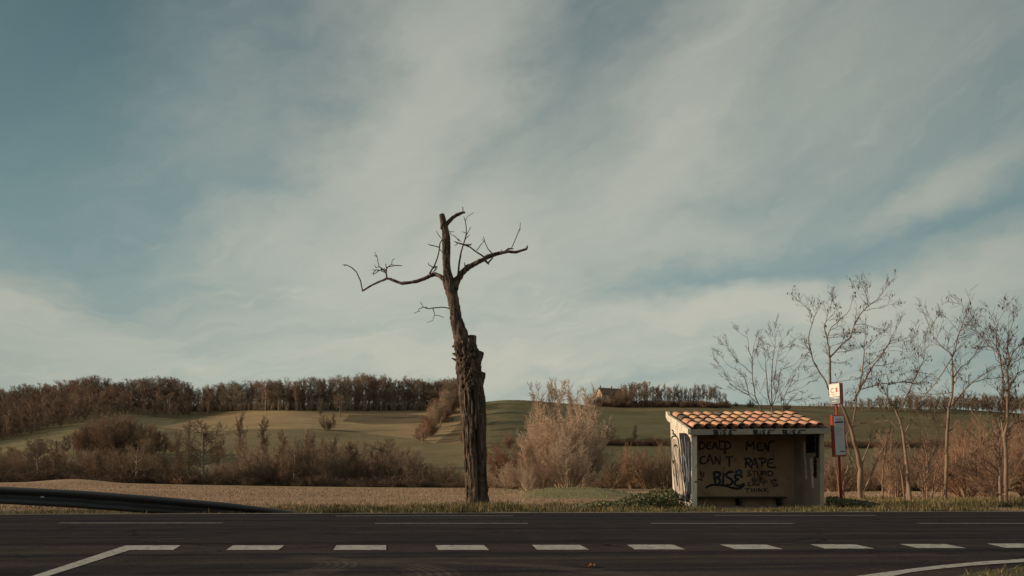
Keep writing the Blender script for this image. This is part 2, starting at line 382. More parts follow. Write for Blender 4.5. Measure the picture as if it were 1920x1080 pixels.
poly_obj('road', [[(-160, -60)]+[(160, -60)]+far[::-1]], ma, .008)
msh = material('gravel shoulder', (.20, .165, .14), .95, nscale=9, namp=.3, bump=.6, bscale=60, coord='Object')
poly_obj('road_shoulder', [[(X, edgeD(X)-.02) for X in (-160, 160)]+[(X, edgeD(X)+.42) for X in (160, -160)]], msh, .014)
mp = material('road paint', (.37, .345, .305), .7, nscale=7, namp=.22, dirt=(.10, .085, .075), dscale=14, dlo=.50, dhi=.66)
dash = [[(232,1031),(240,1022.5),(339,1022.5),(325,1031)],[(424,1031),(437,1022.5),(533,1022.5),(522,1031)],[(625,1031),(631,1022),(724,1022),(724,1031)],
 [(822,1031),(816,1022),(907,1022),(917,1031)],[(1007,1030.5),(997.5,1021.5),(1087.5,1021.5),(1105,1030.5)],[(1190,1030),(1175,1021),(1262,1021),(1285,1030)],
 [(1378,1029.5),(1350,1021),(1437,1021),(1468,1029.5)],[(1547,1028.5),(1519,1020.5),(1603,1020.5),(1640,1028.5)],[(1720,1027.5),(1687,1020),(1772,1020),(1812,1027.5)],
 [(1885,1027),(1850,1019),(1935,1019),(1975,1027)],[(2055,1026.5),(2015,1019),(2100,1019),(2142,1026.5)]]
ZP = .012
def g2(p): v = G(p[0], p[1], ZP); return (v.x, v.y)
polys = [[g2(p) for p in d] for d in dash[1:]]
a0, a1 = g2((60,1080)), g2((90,1080)); b0, b1 = g2((236,1022.5)), g2((244,1031))
ext = lambda a, b_: (a[0]+(a[0]-b_[0])*1.0, a[1]+(a[1]-b_[1])*1.0)
first = [ext(a0, b0), ext(a1, b1), b1, g2((325,1031)), g2((339,1022.5)), b0]
poly_obj('give_way_line', polys+[first], mp, ZP)
up = [(1605,1080),(1660,1072.5),(1710,1066),(1760,1060),(1835,1053),(1920,1047.5),(2050,1041),(2400,1032)]
lo = [(2400,1036),(2050,1046),(1920,1053.5),(1860,1057.5),(1810,1061.5),(1755,1067),(1710,1072.5),(1672,1080)]
U = [g2(p) for p in up]; L = [g2(p) for p in lo]
q0 = (U[0][0]-(U[1][0]-U[0][0])*2.5, U[0][1]-(U[1][1]-U[0][1])*2.5-.6); q1 = (L[-1][0]-(L[-2][0]-L[-1][0])*2.5, L[-1][1]-(L[-2][1]-L[-1][1])*2.5-.6)
LL = L[::-1]; quads = [[q0, q1, LL[0], U[0]]]+[[U[i], LL[i], LL[i+1], U[i+1]] for i in range(len(U)-1)]
poly_obj('junction_edge_line', quads, mp, ZP)
mp2 = material('old road paint', (.21, .195, .175), .75, nscale=5, namp=.25, dirt=(.07, .06, .055), dscale=9, dlo=.45, dhi=.72)
def strip(x0, x1, y): # painted strip of .15 m in the road direction
    A = Vector(g2((x0, y))); B = Vector(g2((x1, y))); n = Vector((-.0857, .9963))
    B = Vector((B.x, A.y+(B.x-A.x)*.086)) if False else B
    return [tuple(A-n*.09), tuple(B-n*.09), tuple(B+n*.09), tuple(A+n*.09)]
poly_obj('centre_line', [strip(-250, -10, 980.4), strip(110, 417, 980.4), strip(703, 990, 981.2), strip(1220, 1488, 981.2), strip(1720, 1990, 981)], mp2, ZP)
poly_obj('edge_line', [strip(630, 962, 967.2), strip(1338, 1642, 966.2), strip(1990, 2300, 965)], mp2, ZP)
# corner of verge, bottom right
vp = [(1795,1080),(1850,1071),(1920,1064),(2050,1055),(2400,1045)]
vq = [g2(p) for p in vp]; mv = material('verge soil', (.085, .072, .040), .95, nscale=12, namp=.35, bump=.8, bscale=30)
poly_obj('verge_corner', [[(vq[0][0]-.6, vq[0][1]-3), (14, 0)]+vq[::-1]], mv, .018)

# ------------------------------------------------------------------ tree makers
def segs_mesh(segs, name, k=5, ribbon_from=None):
    """segs: (p0,p1,r0,r1,lev) -> mesh; levels >= ribbon_from become flat tapering twigs"""
    A = np.array([[*s[0], *s[1], s[2], s[3], s[4]] for s in segs], float)
    Vs = []; Qs = []; Ts = []; base = 0
    def frame(d):
        d = d/np.maximum(np.linalg.norm(d, axis=1, keepdims=True), 1e-9)
        ref = np.where(np.abs(d[:, 2:3]) < .9, [[0, 0, 1.]], [[1., 0, 0]])
        a = np.cross(d, ref); a /= np.linalg.norm(a, axis=1, keepdims=True); return a, np.cross(d, a)
    rb = ribbon_from if ribbon_from is not None else 99
    T_ = A[A[:, 8] < rb]; Rb = A[A[:, 8] >= rb]
    if len(T_):
        p0, p1 = T_[:, :3], T_[:, 3:6]; a, b_ = frame(p1-p0)
        th = 2*np.pi*np.arange(k)/k
        o = a[:, None]*np.cos(th)[None, :, None]+b_[:, None]*np.sin(th)[None, :, None]
        v = np.concatenate([p0[:, None]+o*T_[:, 6][:, None, None], p1[:, None]+o*T_[:, 7][:, None, None]], 1)
        n = len(T_); Vs.append(v.reshape(-1, 3)); i = np.arange(n)[:, None]*2*k; j = np.arange(k)[None]; jj = (j+1) % k
        Qs.append(np.stack([i+j, i+jj, i+k+jj, i+k+j], -1).reshape(-1, 4)); base = n*2*k
    if len(Rb):
        p0, p1 = Rb[:, :3], Rb[:, 3:6]; a, b_ = frame(p1-p0); th = rng.uniform(0, np.pi, len(Rb))[:, None]
        o = a*np.cos(th)+b_*np.sin(th)
        v = np.stack([p0-o*Rb[:, 6:7], p0+o*Rb[:, 6:7], p1], 1); Vs.append(v.reshape(-1, 3))
        Ts.append((np.arange(len(Rb))[:, None]*3+np.arange(3)[None])+base)
    return np_mesh(name, np.concatenate(Vs), Qs+Ts, smooth=False)

def rvec(): return Vector((random.gauss(0, 1), random.gauss(0, 1), random.gauss(0, 1))).normalized()
def grow(segs, p, d, L, r, lev, C):
    n = C['n'][lev]; last = len(C['nc'])
    pts = [(p.copy(), d.copy(), r)]; q = p.copy(); re = r*C['tp'][lev]
    for i in range(n):
        d = (d+rvec()*C['wig'][lev]+Vector((0, 0, C['up'][lev]))).normalized()
        q2 = q+d*(L/n); rr = r+(re-r)*(i+1)/n
        segs.append((q, q2, pts[-1][2], rr, lev)); q = q2; pts.append((q.copy(), d.copy(), rr))
    if lev >= last: return
    nc = C['nc'][lev]; f0 = C['f0'][lev]
    for c in range(nc):
        f = f0+(1-f0)*(c+random.random())/nc; k = min(int(f*n), n-1); fr = f*n-k
        pp = pts[k][0].lerp(pts[k+1][0], fr); dd = pts[k+1][1]
        ax = dd.cross(rvec()).normalized(); an = R(C['ang'][lev]*random.uniform(.7, 1.3))
        nd = Matrix.Rotation(an, 3, ax) @ dd
        rp = pts[k][2]+(pts[k+1][2]-pts[k][2])*fr
        grow(segs, pp, nd, L*C['lr'][lev]*random.uniform(.65, 1.2)*(1-C['sh'][lev]*f), min(rp*.75, r*C['rr'][lev]), lev+1, C)

def proto(kind, seed, thick=1.0):
    random.seed(seed); segs = []
    if kind == 'oak':     # spreading, 16 m
        C = dict(n=[4,5,4,2,1], nc=[14,11,9,6], f0=[.24,.14,.15,.1], ang=[54,50,48,45], lr=[.50,.50,.48,.5], rr=[.5,.45,.45,.5], sh=[.22,.3,.3,.2],
                 wig=[.06,.16,.20,.2,.2], up=[.05,.03,.02,.02,.02], tp=[.35,.3,.3,.3,.2])
        grow(segs, Vector(), Vector((0,0,1)), 11.5, .34, 0, C)
    elif kind == 'ash':   # upright
        C = dict(n=[6,5,4,2,2], nc=[26,11,8,5], f0=[.14,.12,.1,.1], ang=[38,42,44,42], lr=[.36,.44,.45,.5], rr=[.4,.45,.45,.5], sh=[.40,.35,.3,.2],
                 wig=[.05,.12,.15,.2,.2], up=[.05,.09,.03,.02,.02], tp=[.15,.3,.3,.3,.2])
        grow(segs, Vector(), Vector((0,0,1)), 14.0, .26, 0, C)
    elif kind == 'bush':
        C = dict(n=[5,3,2,1], nc=[13,10,6], f0=[.15,.1,.1], ang=[36,42,42], lr=[.38,.46,.5], rr=[.5,.5,.5], sh=[.4,.3,.2],
                 wig=[.12,.16,.2,.2], up=[.04,.06,.04,.03], tp=[.3,.3,.3,.2])
        for i in range(24):
            a = random.uniform(0, 6.283); e = R(random.uniform(2, 56)); d = Vector((math.cos(a)*math.sin(e), math.sin(a)*math.sin(e), math.cos(e)))
            L_ = 1/math.sqrt((math.sin(e)/.62)**2+math.cos(e)**2)
            grow(segs, Vector((math.cos(a)*.8, math.sin(a)*.8, 0)), d, 9*L_*random.uniform(.7, 1.05), .10, 0, C)
    elif kind == 'willow':
        C = dict(n=[6,4,2,1], nc=[18,10,6], f0=[.22,.12,.1], ang=[34,40,40], lr=[.22,.42,.5], rr=[.42,.5,.5], sh=[.25,.3,.2],
                 wig=[.05,.10,.15,.2], up=[.02,.05,.03,.03], tp=[.15,.25,.3,.2])
        for i in range(60):
            a = random.uniform(0, 6.283); e = R(40)*random.random()**.6; d = Vector((math.cos(a)*math.sin(e), math.sin(a)*math.sin(e), math.cos(e)))
            qa, qb, qc = (math.sin(e)/3.5)**2+(math.cos(e)/4.3)**2, 5.6*math.cos(e)/4.3**2, (5.6/4.3)**2-1
            L_ = (qb+math.sqrt(max(qb*qb-qa*qc, 0)))/qa/10
            grow(segs, Vector((math.cos(a)*.7, math.sin(a)*.7, 0)), d, 13*L_*random.uniform(.6, 1.0), .13, 0, C)
    elif kind == 'lod':
        C = dict(n=[3,3,1], nc=[22,26], f0=[.10,.1], ang=[50,52], lr=[.42,.42], rr=[.5,.5], sh=[.4,.3], wig=[.06,.2,.2], up=[.05,.1,.08], tp=[.3,.3,.2])
        grow(segs, Vector(), Vector((0,0,1)), 12.5, .25, 0, C)
        C2 = dict(C)
    elif kind == 'shrub':
        C = dict(n=[2,2,1], nc=[11,10], f0=[.0,.1], ang=[44,46], lr=[.5,.5], rr=[.5,.5], sh=[.2,.3], wig=[.12,.2,.2], up=[.03,.05,.05], tp=[.3,.3,.2])
        for i in range(11):
            a = random.uniform(0, 6.283); e = R(random.uniform(5, 72)); d = Vector((math.cos(a)*math.sin(e), math.sin(a)*math.sin(e), math.cos(e)))
            grow(segs, Vector((math.cos(a)*.8, math.sin(a)*.8, 0)), d, random.uniform(5.5, 8.5), .12, 0, C)
    zmax = max(s[1][2] for s in segs)
    k = 10.0/zmax
    tw = {'oak': 1.0, 'ash': 1.0, 'bush': .9, 'willow': .9, 'lod': 1.0, 'shrub': 1.3}[kind]
    out_ = []
    for (p, q, r0, r1, lv) in segs:
        mnr = {0: .03, 1: .022, 2: .017, 3: .013, 4: .011}[lv]*tw*(thick if lv > 0 else 1)
        out_.append((p*k, q*k, max(r0*k, mnr), max(r1*k, mnr*.8), lv))
    return out_
PROTO = {}
def get_proto(kind, v, thick=1.0):
    key = (kind, v, thick)
    if key not in PROTO:
        s = proto(kind, hash_seed[kind]+v, thick)
        rb = 2 if kind in ('willow', 'bush', 'lod', 'shrub') else 3
        tr = [x for x in s if x[4] <= (0 if kind in ('bush', 'willow') else 1)]; cr = [x for x in s if x[4] > (0 if kind in ('bush', 'willow') else 1)]
        PROTO[key] = (s, segs_mesh(tr, 'trunk', 5), segs_mesh(cr, 'crown', 3, rb), segs_mesh(s, 'tree', 3, rb))
    return PROTO[key]
hash_seed = {'oak': 100, 'ash': 200, 'bush': 300, 'willow': 400, 'lod': 500, 'shrub': 600}

def twig_mat(name, base, rand=.25): return material(name, base, .9, rand=rand, nscale=.35, namp=.28, spec=.1)
M_brown = twig_mat('twigs brown', (.275, .192, .130))
M_dark = twig_mat('twigs dark', (.160, .115, .084))
M_orange = twig_mat('twigs russet', (.320, .200, .130))
M_pale = twig_mat('twigs pale', (.490, .365, .270), .10)
M_grey = twig_mat('twigs grey brown', (.300, .220, .165))
M_trunk = material('bark far', (.20, .15, .115), .9, nscale=1.5, namp=.2)
for key_m in (): pass

def set_tree(px, D, ytop, kind, v, mat, label, cat, group, name='bare_tree', parts=True, wide=1.0, x=None, sink=0.0, tm=None, thick=None):
    X = (px-CX)/F*D if x is None else x
    z = gz(X, D); h = (H+(YH-ytop)/F*D)-z
    if h < .8: return None
    s = h/10.0; thick = thick or (1.0 if D < 140 else 1.3 if D < 260 else 1.7 if D < 450 else 1.45); g = get_proto(kind, v, thick); rz = random.uniform(0, 6.283)
    if parts:
        root = empty(name, (X, D, z-sink), label, cat, group, rz); root.scale = (s*wide, s*wide, s)
        for nm, me, mm in (('trunk', g[1], tm or M_trunk), ('crown', g[2], mat)):
            key = (kind, v, thick, nm, mm.name); me2 = MATMESH.get(key)
            if me2 is None:
                me2 = me.copy(); me2.materials.append(mm); MATMESH[key] = me2
            o = bpy.data.objects.new(nm, me2); link(o, root)
        return root
    key = (kind, v, thick, mat.name); me2 = MATMESH.get(key)
    if me2 is None:
        me2 = g[3].copy(); me2.materials.append(mat); MATMESH[key] = me2
    o = bpy.data.objects.new(name, me2); link(o); o.location = (X, D, z-sink); o.rotation_euler = (0, 0, rz); o.scale = (s*wide, s*wide, s)
    return tag(o, label, cat, group)
MATMESH = {}

# ---- traced trees: limbs given as photo polylines with widths, at a given distance
class Traced:
    def __init__(s, D, fac, ox, oy, seed=1, drift=.10):
        s.D = D; s.fac = fac; s.ox = ox; s.oy = oy; s.pts = []; s.limbs = []; s.drift = drift; random.seed(seed)
    def view(s, fac, ox, oy): s.fac, s.ox, s.oy = fac, ox, oy
    def limb(s, pl, wide=1.0):
        out_ = []
        pl = [(a[0]/s.fac+s.ox, a[1]/s.fac+s.oy, (a[2] if len(a) > 2 else None)) for a in pl]
        w0 = None
        ws = [a[2]/s.fac if a[2] else None for a in pl]
        for i in range(len(ws)):
            if ws[i] is None:
                pr = next((ws[j] for j in range(i-1, -1, -1) if ws[j]), None); nx = next((ws[j] for j in range(i+1, len(ws)) if ws[j]), None)
                ws[i] = (pr+nx)/2 if pr and nx else (pr*.7 if pr else (nx or 1.0))
        dy = 0.0; sgn = random.choice((-1, 1))*random.uniform(.4, 1)*s.drift
        if s.pts:
            best = min(s.pts, key=lambda q: (q[0]-pl[0][0])**2+(q[1]-pl[0][1])**2)
            if (best[0]-pl[0][0])**2+(best[1]-pl[0][1])**2 < 400: dy = best[2]
        prev = None
        dense = []
        for i in range(len(pl)):
            if i: 
                x0, y0, _ = pl[i-1]; x1, y1, _ = pl[i]; L = math.hypot(x1-x0, y1-y0); n = max(1, int(L/7))
                for k in range(1, n+1):
                    f = k/n; jit = min(.16*ws[i], .6)
                    dense.append((x0+(x1-x0)*f+random.uniform(-jit, jit)*(k < n), y0+(y1-y0)*f+random.uniform(-jit, jit)*(k < n), ws[i-1]+(ws[i]-ws[i-1])*f, L/n))
            else: dense.append((pl[0][0], pl[0][1], ws[0], 0))
        for (x, y, w_, l) in dense:
            dy += sgn*l/F*s.D*3+random.gauss(0, .2)*l/F*s.D
            s.pts.append((x, y, dy)); out_.append((P(x, y, s.D+dy), w_*wide/F*s.D/2))
        s.limbs.append(out_); return out_
def limb_tube(mb, L, n=8, rough=0.0, freq=3.0, seed=0, endcap=True, sub=1):
    rings = []; prevd = None; a = None
    pts = L
    if sub > 1:
        pp = []
        for i in range(len(L)-1):
            for k in range(sub):
                f = k/sub; pp.append((L[i][0].lerp(L[i+1][0], f), L[i][1]*(1-f)+L[i+1][1]*f))
        pp.append(L[-1]); pts = pp
    s_ = 0
    for i, (p, r) in enumerate(pts):
        d = (pts[min(i+1, len(pts)-1)][0]-pts[max(i-1, 0)][0]).normalized()
        if a is None: a = d.orthogonal().normalized()
        a = (a-d*a.dot(d)).normalized(); b_ = d.cross(a); ring = []
        if i: s_ += (p-pts[i-1][0]).length
        for k in range(n):
            t_ = 2*math.pi*k/n; u = a*math.cos(t_)+b_*math.sin(t_); rr = r
            if rough: 
                q = u*1.6*freq*.5; rr = r*(1+rough*(mn.noise(Vector((q.x+seed, q.y, q.z+s_*freq*.35)))*1.2+mn.noise(Vector((q.x*2.3, q.y*2.3+seed, q.z*2.3+s_*freq)))*.6))
            ring.append(p+u*rr)
        rings.append(ring)
    mb.ring_tube(rings)
def twigs_on(limbs, C, dens, L0, r0, minr=0, maxr=1, seed=1, upness=.3, cap=4500):
    random.seed(seed); segs = []
    for lb in limbs:
        for i in range(len(lb)-1):
            p, r = lb[i]; q, r2 = lb[i+1]
            if r > maxr: continue
            l = (q-p).length; n = dens*l; n = int(n)+(random.random() < n-int(n)); d = (q-p).normalized()
            for _ in range(n):
                nd = (d*.75+rvec()*.75+Vector((0, 0, upness))).normalized()
                grow(segs, p.lerp(q, random.random()), nd, L0*random.uniform(.35, 1.25), min(r0, r*.6), 0, C)
        if lb[-1][1] < maxr:
            for _ in range(2): grow(segs, lb[-1][0], ((lb[-1][0]-lb[-2][0]).normalized()+rvec()*.35).normalized(), L0*random.uniform(.4, 1), min(r0, lb[-1][1]), 0, C)
        if len(segs) > cap*4: break
    return segs
#@@PART2
# ------------------------------------------------------------------ far vegetation
def joined(name, kind_list, spots, mats, nmat_idx, kind='stuff'):
    """spots: (x,y,z,scale,wide,rot,mat index)"""
    Vs = []; Fs = []; mi = []; base = 0
    srcs = []
    for (k, v) in kind_list:
        me = get_proto(k, v, 2.6)[3]; n = len(me.vertices); a = np.zeros(n*3, np.float32); me.vertices.foreach_get('co', a)
        nl = len(me.loops); li = np.zeros(nl, np.int32); me.loops.foreach_get('vertex_index', li)
        tt = np.zeros(len(me.polygons), np.int32); me.polygons.foreach_get('loop_total', tt); ss = np.zeros(len(tt), np.int32); me.polygons.foreach_get('loop_start', ss)
        q = li[ss[tt == 4][:, None]+np.arange(4)] if (tt == 4).any() else np.zeros((0, 4), int); t3 = li[ss[tt == 3][:, None]+np.arange(3)] if (tt == 3).any() else np.zeros((0, 3), int)
        srcs.append((a.reshape(-1, 3), q, t3))
    Q = []; T3 = []; mq = []; mt = []
    for i, (x, y, z, s, wd, rz, m) in enumerate(spots):
        a, q, t3 = srcs[i % len(srcs)]; c, sn = math.cos(rz), math.sin(rz)
        v = np.stack([(a[:, 0]*c-a[:, 1]*sn)*s*wd+x, (a[:, 0]*sn+a[:, 1]*c)*s*wd+y, a[:, 2]*s+z], 1)
        Vs.append(v); Q.append(q+base); T3.append(t3+base); mq.append(np.full(len(q), m)); mt.append(np.full(len(t3), m)); base += len(a)
    me = np_mesh(name, np.concatenate(Vs), [np.concatenate(Q), np.concatenate(T3)])
    for m in mats: me.materials.append(m)
    me.polygons.foreach_set('material_index', np.concatenate([np.concatenate(mq), np.concatenate(mt)]).astype(np.int32))
    o = bpy.data.objects.new(name, me); link(o); tag(o, kind=kind); return o
def Rz(): return random.uniform(0, 6.283)
def edge_interp(pts, x):
    return float(np.interp(x, [p[0] for p in pts], [p[1] for p in pts]))

# wood covering the left hillside (one brown mass)
random.seed(21); spots = []
lowb = [(-300, 858), (0, 828), (70, 812), (130, 798), (240, 776), (330, 784), (400, 775)]
for px in np.arange(-420, 395, 11.0):
    yl = edge_interp(lowb, px); yt = float(np.interp(px, colx, cyy))
    y = yl
    while y > yt+1:
        X, D = hit(px+random.uniform(-7, 7), y)
        h = random.uniform(12, 18.5)*(.75 if y > yl-4 else 1)
        spots.append((X, D, gz(X, D)-.3, h/10, random.uniform(.9, 1.2), Rz(), 1 if random.random() < .5 else (0 if random.random() < .6 else 2)))
        y -= random.uniform(2.6, 4.4)
o = joined('hillside_wood', [('lod', 0), ('lod', 1), ('lod', 2)], spots, [M_brown, M_dark, M_grey], 0)
tag(o, 'brown leafless wood covering the left hillside', 'wood')
# skyline trees, left ridge: each a tree
random.seed(5)
topl = [(-200, 765), (0, 728), (60, 722), (100, 714), (170, 703), (210, 712), (270, 706), (340, 708), (372, 724), (420, 716), (480, 712), (540, 710), (590, 706), (680, 698), (730, 704), (790, 708), (840, 706), (870, 712), (900, 735)]
px = -150.0
while px < 862:
    yt = edge_interp(topl, px)+random.uniform(-4, 7)+7*mn.noise((px*.035, 3.1, 0))
    D = float(np.interp(px, colx, cD))*random.uniform(.975, 1.015)
    k = random.choice(['oak', 'oak', 'ash']); 
    tall = px < 0
    set_tree(px, D, yt, k, random.randrange(3), random.choice([M_grey, M_brown, M_grey]), 'bare brown tree on the skyline of the left ridge wood', 'tree', 'bare trees along the left ridge skyline', parts=False, wide=random.uniform(.85, 1.15))
    px += random.uniform(3.2, 7.4)
# body of the ridge wood below the skyline, x 350-860
spots = []
for px in np.arange(-60, 868, 4.6):
    for k in range(2 if px < 380 else 4):
        p_ = px+random.uniform(-4, 4); D = float(np.interp(p_, colx, cD))+(random.uniform(-16, -4) if k < 2 else random.uniform(-14, 12))
        X = (p_-CX)/F*D; h = random.uniform(9.5, 16)*(.45 if k < 2 else 1)
        spots.append((X, D, gz(X, D)-.3, h/10, random.uniform(.75, 1.1), Rz(), random.choice([0, 0, 1, 2])))
sp2 = []
for px in np.arange(-40, 872, 2.6):
    D = float(np.interp(px, colx, cD))+random.uniform(-12, 3); X = (px-CX)/F*D; sp2.append((X, D, gz(X, D)-.4, random.uniform(3.0, 6.5)/10, random.uniform(1.0, 1.4), Rz(), random.choice([0, 1, 0])))
o = joined('ridge_undergrowth', [('shrub', 0), ('shrub', 1)], sp2, [M_brown, M_dark], 0); tag(o, 'dense undergrowth closing the foot of the left ridge wood', 'undergrowth')
o = joined('ridge_wood', [('lod', 1), ('lod', 2), ('lod', 0)], spots, [M_grey, M_brown, M_grey], 0); tag(o, 'mass of bare brown trunks and undergrowth under the left ridge skyline', 'wood')
for p_, yt in ((1112, 728), (1122, 741), (1131, 744), (1141, 740), (1150, 743), (1160, 738), (1168, 730), (1176, 722)):
    set_tree(p_, random.uniform(596, 606), yt, random.choice(['oak', 'bush']), random.randrange(2), random.choice([M_grey, M_brown]), 'small bare tree standing directly in front of the farmhouse', 'tree', 'small trees in front of the farmhouse', name='copse_tree', parts=False, wide=1.1)
# right ridge wood, x 1120-1365
topr = [(1115, 735), (1140, 728), (1165, 716), (1190, 712), (1215, 716), (1260, 722), (1310, 718), (1345, 722), (1362, 730)]
px = 1122.0
while px < 1362:
    yt = edge_interp(topr, px)+random.uniform(-3, 9)
    if 1118 < px < 1160: yt += 12
    D = random.uniform(604, 625)
    set_tree(px, D, yt, random.choice(['oak', 'ash', 'ash']), random.randrange(3), random.choice([M_grey, M_brown, M_orange, M_dark]), 'bare tree in the low copse beside the farmhouse on the ridge', 'tree', 'trees of the copse beside the farmhouse', name='copse_tree', parts=False, wide=random.uniform(.6, .95))
    px += random.uniform(2.6, 6.0)
spots = []
for px in np.arange(1116, 1366, 1.7):
    D = random.uniform(592, 612); X = (px-CX)/F*D
    spots.append((X, D, gz(X, D)-.4, random.uniform(3.5, 6.5)/10, random.uniform(1.0, 1.4), Rz(), random.choice([0, 1, 1])))
o = joined('copse_undergrowth', [('shrub', 0), ('shrub', 1)], spots, [M_brown, M_dark], 0); tag(o, 'dark undergrowth below the copse on the ridge', 'undergrowth')
# wood on the far right hill
spots = []
for px in np.arange(1500, 2150, 5.5):
    for k in range(3):
        p_ = px+random.uniform(-4, 4); D = 625+random.uniform(-12, 45)
        X = (p_-CX)/F*D; hh = np.interp(p_, [1500, 1560, 1640, 1700, 2100], [3, 6, 9.5, 13, 15])
        spots.append((X, D, gz(X, D)-.3, hh*random.uniform(.7, 1.15)/10, random.uniform(.9, 1.25), Rz(), random.choice([0, 0, 2, 1])))
o = joined('right_hill_wood', [('lod', 2), ('lod', 0), ('lod', 1)], spots, [M_brown, M_dark, M_grey], 0); tag(o, 'brown wood on the hill behind the roadside trees', 'wood')
for (p_, yt, kd) in [(1408, 746, 'bush'), (1380, 752, 'bush'), (1475, 752, 'bush')]:
    set_tree(p_, 610, yt, kd, 0, M_dark, 'small dark bush on the right-hand skyline', 'bush', 'small bushes on the right-hand skyline', name='bush', parts=False)

# diagonal hedge climbing the hill at x 790-860
random.seed(9)
for i in range(36):
    f = i/35; p_ = 792+70*f+random.uniform(-6, 6); yb = 832-78*f**.9+random.uniform(-2, 2)
    X, D = hit(p_, yb)
    set_tree(p_, D, yb-random.uniform(30, 48)-10*f, random.choice(['bush', 'ash', 'oak']), random.randrange(2), random.choice([M_orange, M_pale, M_brown]), 'russet bare tree in the hedge climbing the hill left of the dead tree', 'tree', 'trees in the hedge climbing the hill', name='hedge_tree', parts=False, x=X, wide=random.uniform(.8, 1.1))
for i, (p_, yb, hh) in enumerate([(868, 772, 44), (874, 786, 46), (880, 800, 50), (886, 812, 46), (892, 824, 50), (884, 838, 40), (897, 772, 30), (872, 846, 38), (895, 800, 44)]):  # unseen trees with thickened crowns, added to throw shadow bands on the slope
    X, D = hit(p_, yb); set_tree(p_, D, yb-hh, 'oak', i % 3, M_brown, 'unseen bare hedge tree behind the dead trunk, added for its shadow on the slope', 'tree', 'unseen hedge trees added behind the dead trunk', name='hedge_tree', parts=False, x=X, thick=4.0)
# small trees on the slope
for (p_, yb, yt, kd, v, m, lab) in [
    (612, 806, 776, 'bush', 0, M_dark, 'narrow dark shrub standing alone in the tan hill field'),
    (626, 804, 772, 'ash', 1, M_orange, 'russet sapling beside the narrow dark shrub on the hill'),
    (638, 782, 735, 'oak', 1, M_brown, 'dark tree standing in front of the ridge wood above the tan field'),
    (600, 786, 748, 'ash', 2, M_brown, 'upright tree at the lower edge of the ridge wood'),
    (1143, 832, 788, 'oak', 2, M_dark, 'gnarled dark tree on the hedge bank right of the willow thicket'),
    (1131, 832, 800, 'bush', 1, M_dark, 'low dark tree just left of the gnarled one on the hedge bank'),
    (1190, 832, 795, 'ash', 0, M_dark, 'slim dark tree alone on the hedge bank left of the shelter'),
    (955, 842, 806, 'bush', 1, M_orange, 'reddish bush on the green slope between dead tree and willow thicket')]:
    X, D = hit(p_, yb); set_tree(p_, D, yt, kd, v, m, lab, 'tree', None, x=X, parts=True)
spots = []
for p_ in np.arange(1095, 1300, 4.0):
    X, D = hit(p_, 834+random.uniform(-2, 2)); spots.append((X, D, gz(X, D)-.3, random.uniform(3.0, 5.0)/10, 1.5, Rz(), random.choice([0, 1, 1])))
for p_ in np.arange(1545, 1960, 4.0):
    X, D = hit(p_, 838+random.uniform(-2, 2)); spots.append((X, D, gz(X, D)-.3, random.uniform(3.0, 5.5)/10, 1.5, Rz(), random.choice([0, 1, 1])))
o = joined('field_hedge', [('shrub', 0), ('shrub', 1)], spots, [M_brown, M_dark], 0); tag(o, 'low dark hedge crossing the right-hand slope', 'hedge')
# belt left of x 330 at the foot of the slope (second line of the valley trees)
random.seed(12)
tb = [(-100, 845), (0, 838), (100, 822), (150, 800), (185, 772), (215, 765), (250, 778), (285, 790), (320, 815), (345, 838)]
px = -90.0
while px < 345:
    yt = edge_interp(tb, px)+random.uniform(-3, 14)
    D = random.uniform(300, 360)
    set_tree(px, D, yt, random.choice(['ash', 'ash', 'oak', 'bush']), random.randrange(2), random.choice([M_orange, M_grey, M_brown]), 'greyish bare tree in the second row behind the ploughed field', 'tree', 'second row of bare trees at the foot of the hill', name='valley_tree', parts=True, wide=random.uniform(.85, 1.15))
    px += random.uniform(5, 10)
random.seed(77); px = 395.0
while px < 800:
    if not (790 < px < 800):
        set_tree(px, random.uniform(245, 290), np.interp(px, [395, 450, 560, 700, 790], [822, 818, 808, 815, 830])+random.uniform(-10, 22), random.choice(['ash', 'ash', 'oak']), random.randrange(3), random.choice([M_orange, M_grey, M_pale]), 'pale feathery tree rising behind the bush row left of the dead tree', 'tree', 'pale feathery trees behind the bush row', name='feathery_tree', parts=True, wide=random.uniform(.7, 1.1), thick=1.1)
    px += random.uniform(9, 19)
# valley hedge line behind the ploughed field
th = [(-60, 850), (0, 840), (60, 845), (130, 840), (200, 838), (260, 842), (310, 850), (370, 868), (430, 862), (465, 846), (500, 840), (530, 846), (570, 835), (600, 822), (630, 830), (680, 832), (720, 836), (750, 838), (775, 848), (790, 862), (810, 878), (830, 870), (850, 868), (870, 885), (900, 892)]
random.seed(31); px = -60.0
while px < 905:
    yt = edge_interp(th, px)+random.uniform(-4, 12); D = random.uniform(196, 232)
    if px > 800 and px < 900: yt += 4
    set_tree(px, D, yt, random.choice(['bush', 'bush', 'bush', 'oak', 'ash']), random.randrange(2), random.choice([M_brown, M_brown, M_orange, M_dark]), 'brown leafless bush in the row behind the ploughed field', 'bush', 'bushes in the row behind the ploughed field', name='hedgerow_bush', parts=True, wide=random.uniform(.95, 1.35), tm=M_brown)
    px += random.uniform(7, 14)
spots = []
for p_ in np.arange(-120, 900, 3.0):
    D = random.uniform(186, 202); X = (p_-CX)/F*D
    spots.append((X, D, gz(X, D)-.25, random.uniform(1.2, 3.8)*(1 if p_ < 790 else .6)/10, 1.6, Rz(), random.choice([0, 1, 1])))
for p_ in np.arange(900, 1280, 3.2):
    D = random.uniform(178, 200); X = (p_-CX)/F*D
    spots.append((X, D, gz(X, D)-.25, random.uniform(1.2, 3.4)*(1 if p_ > 1080 else .5)/10, 1.6, Rz(), random.choice([0, 1, 1])))
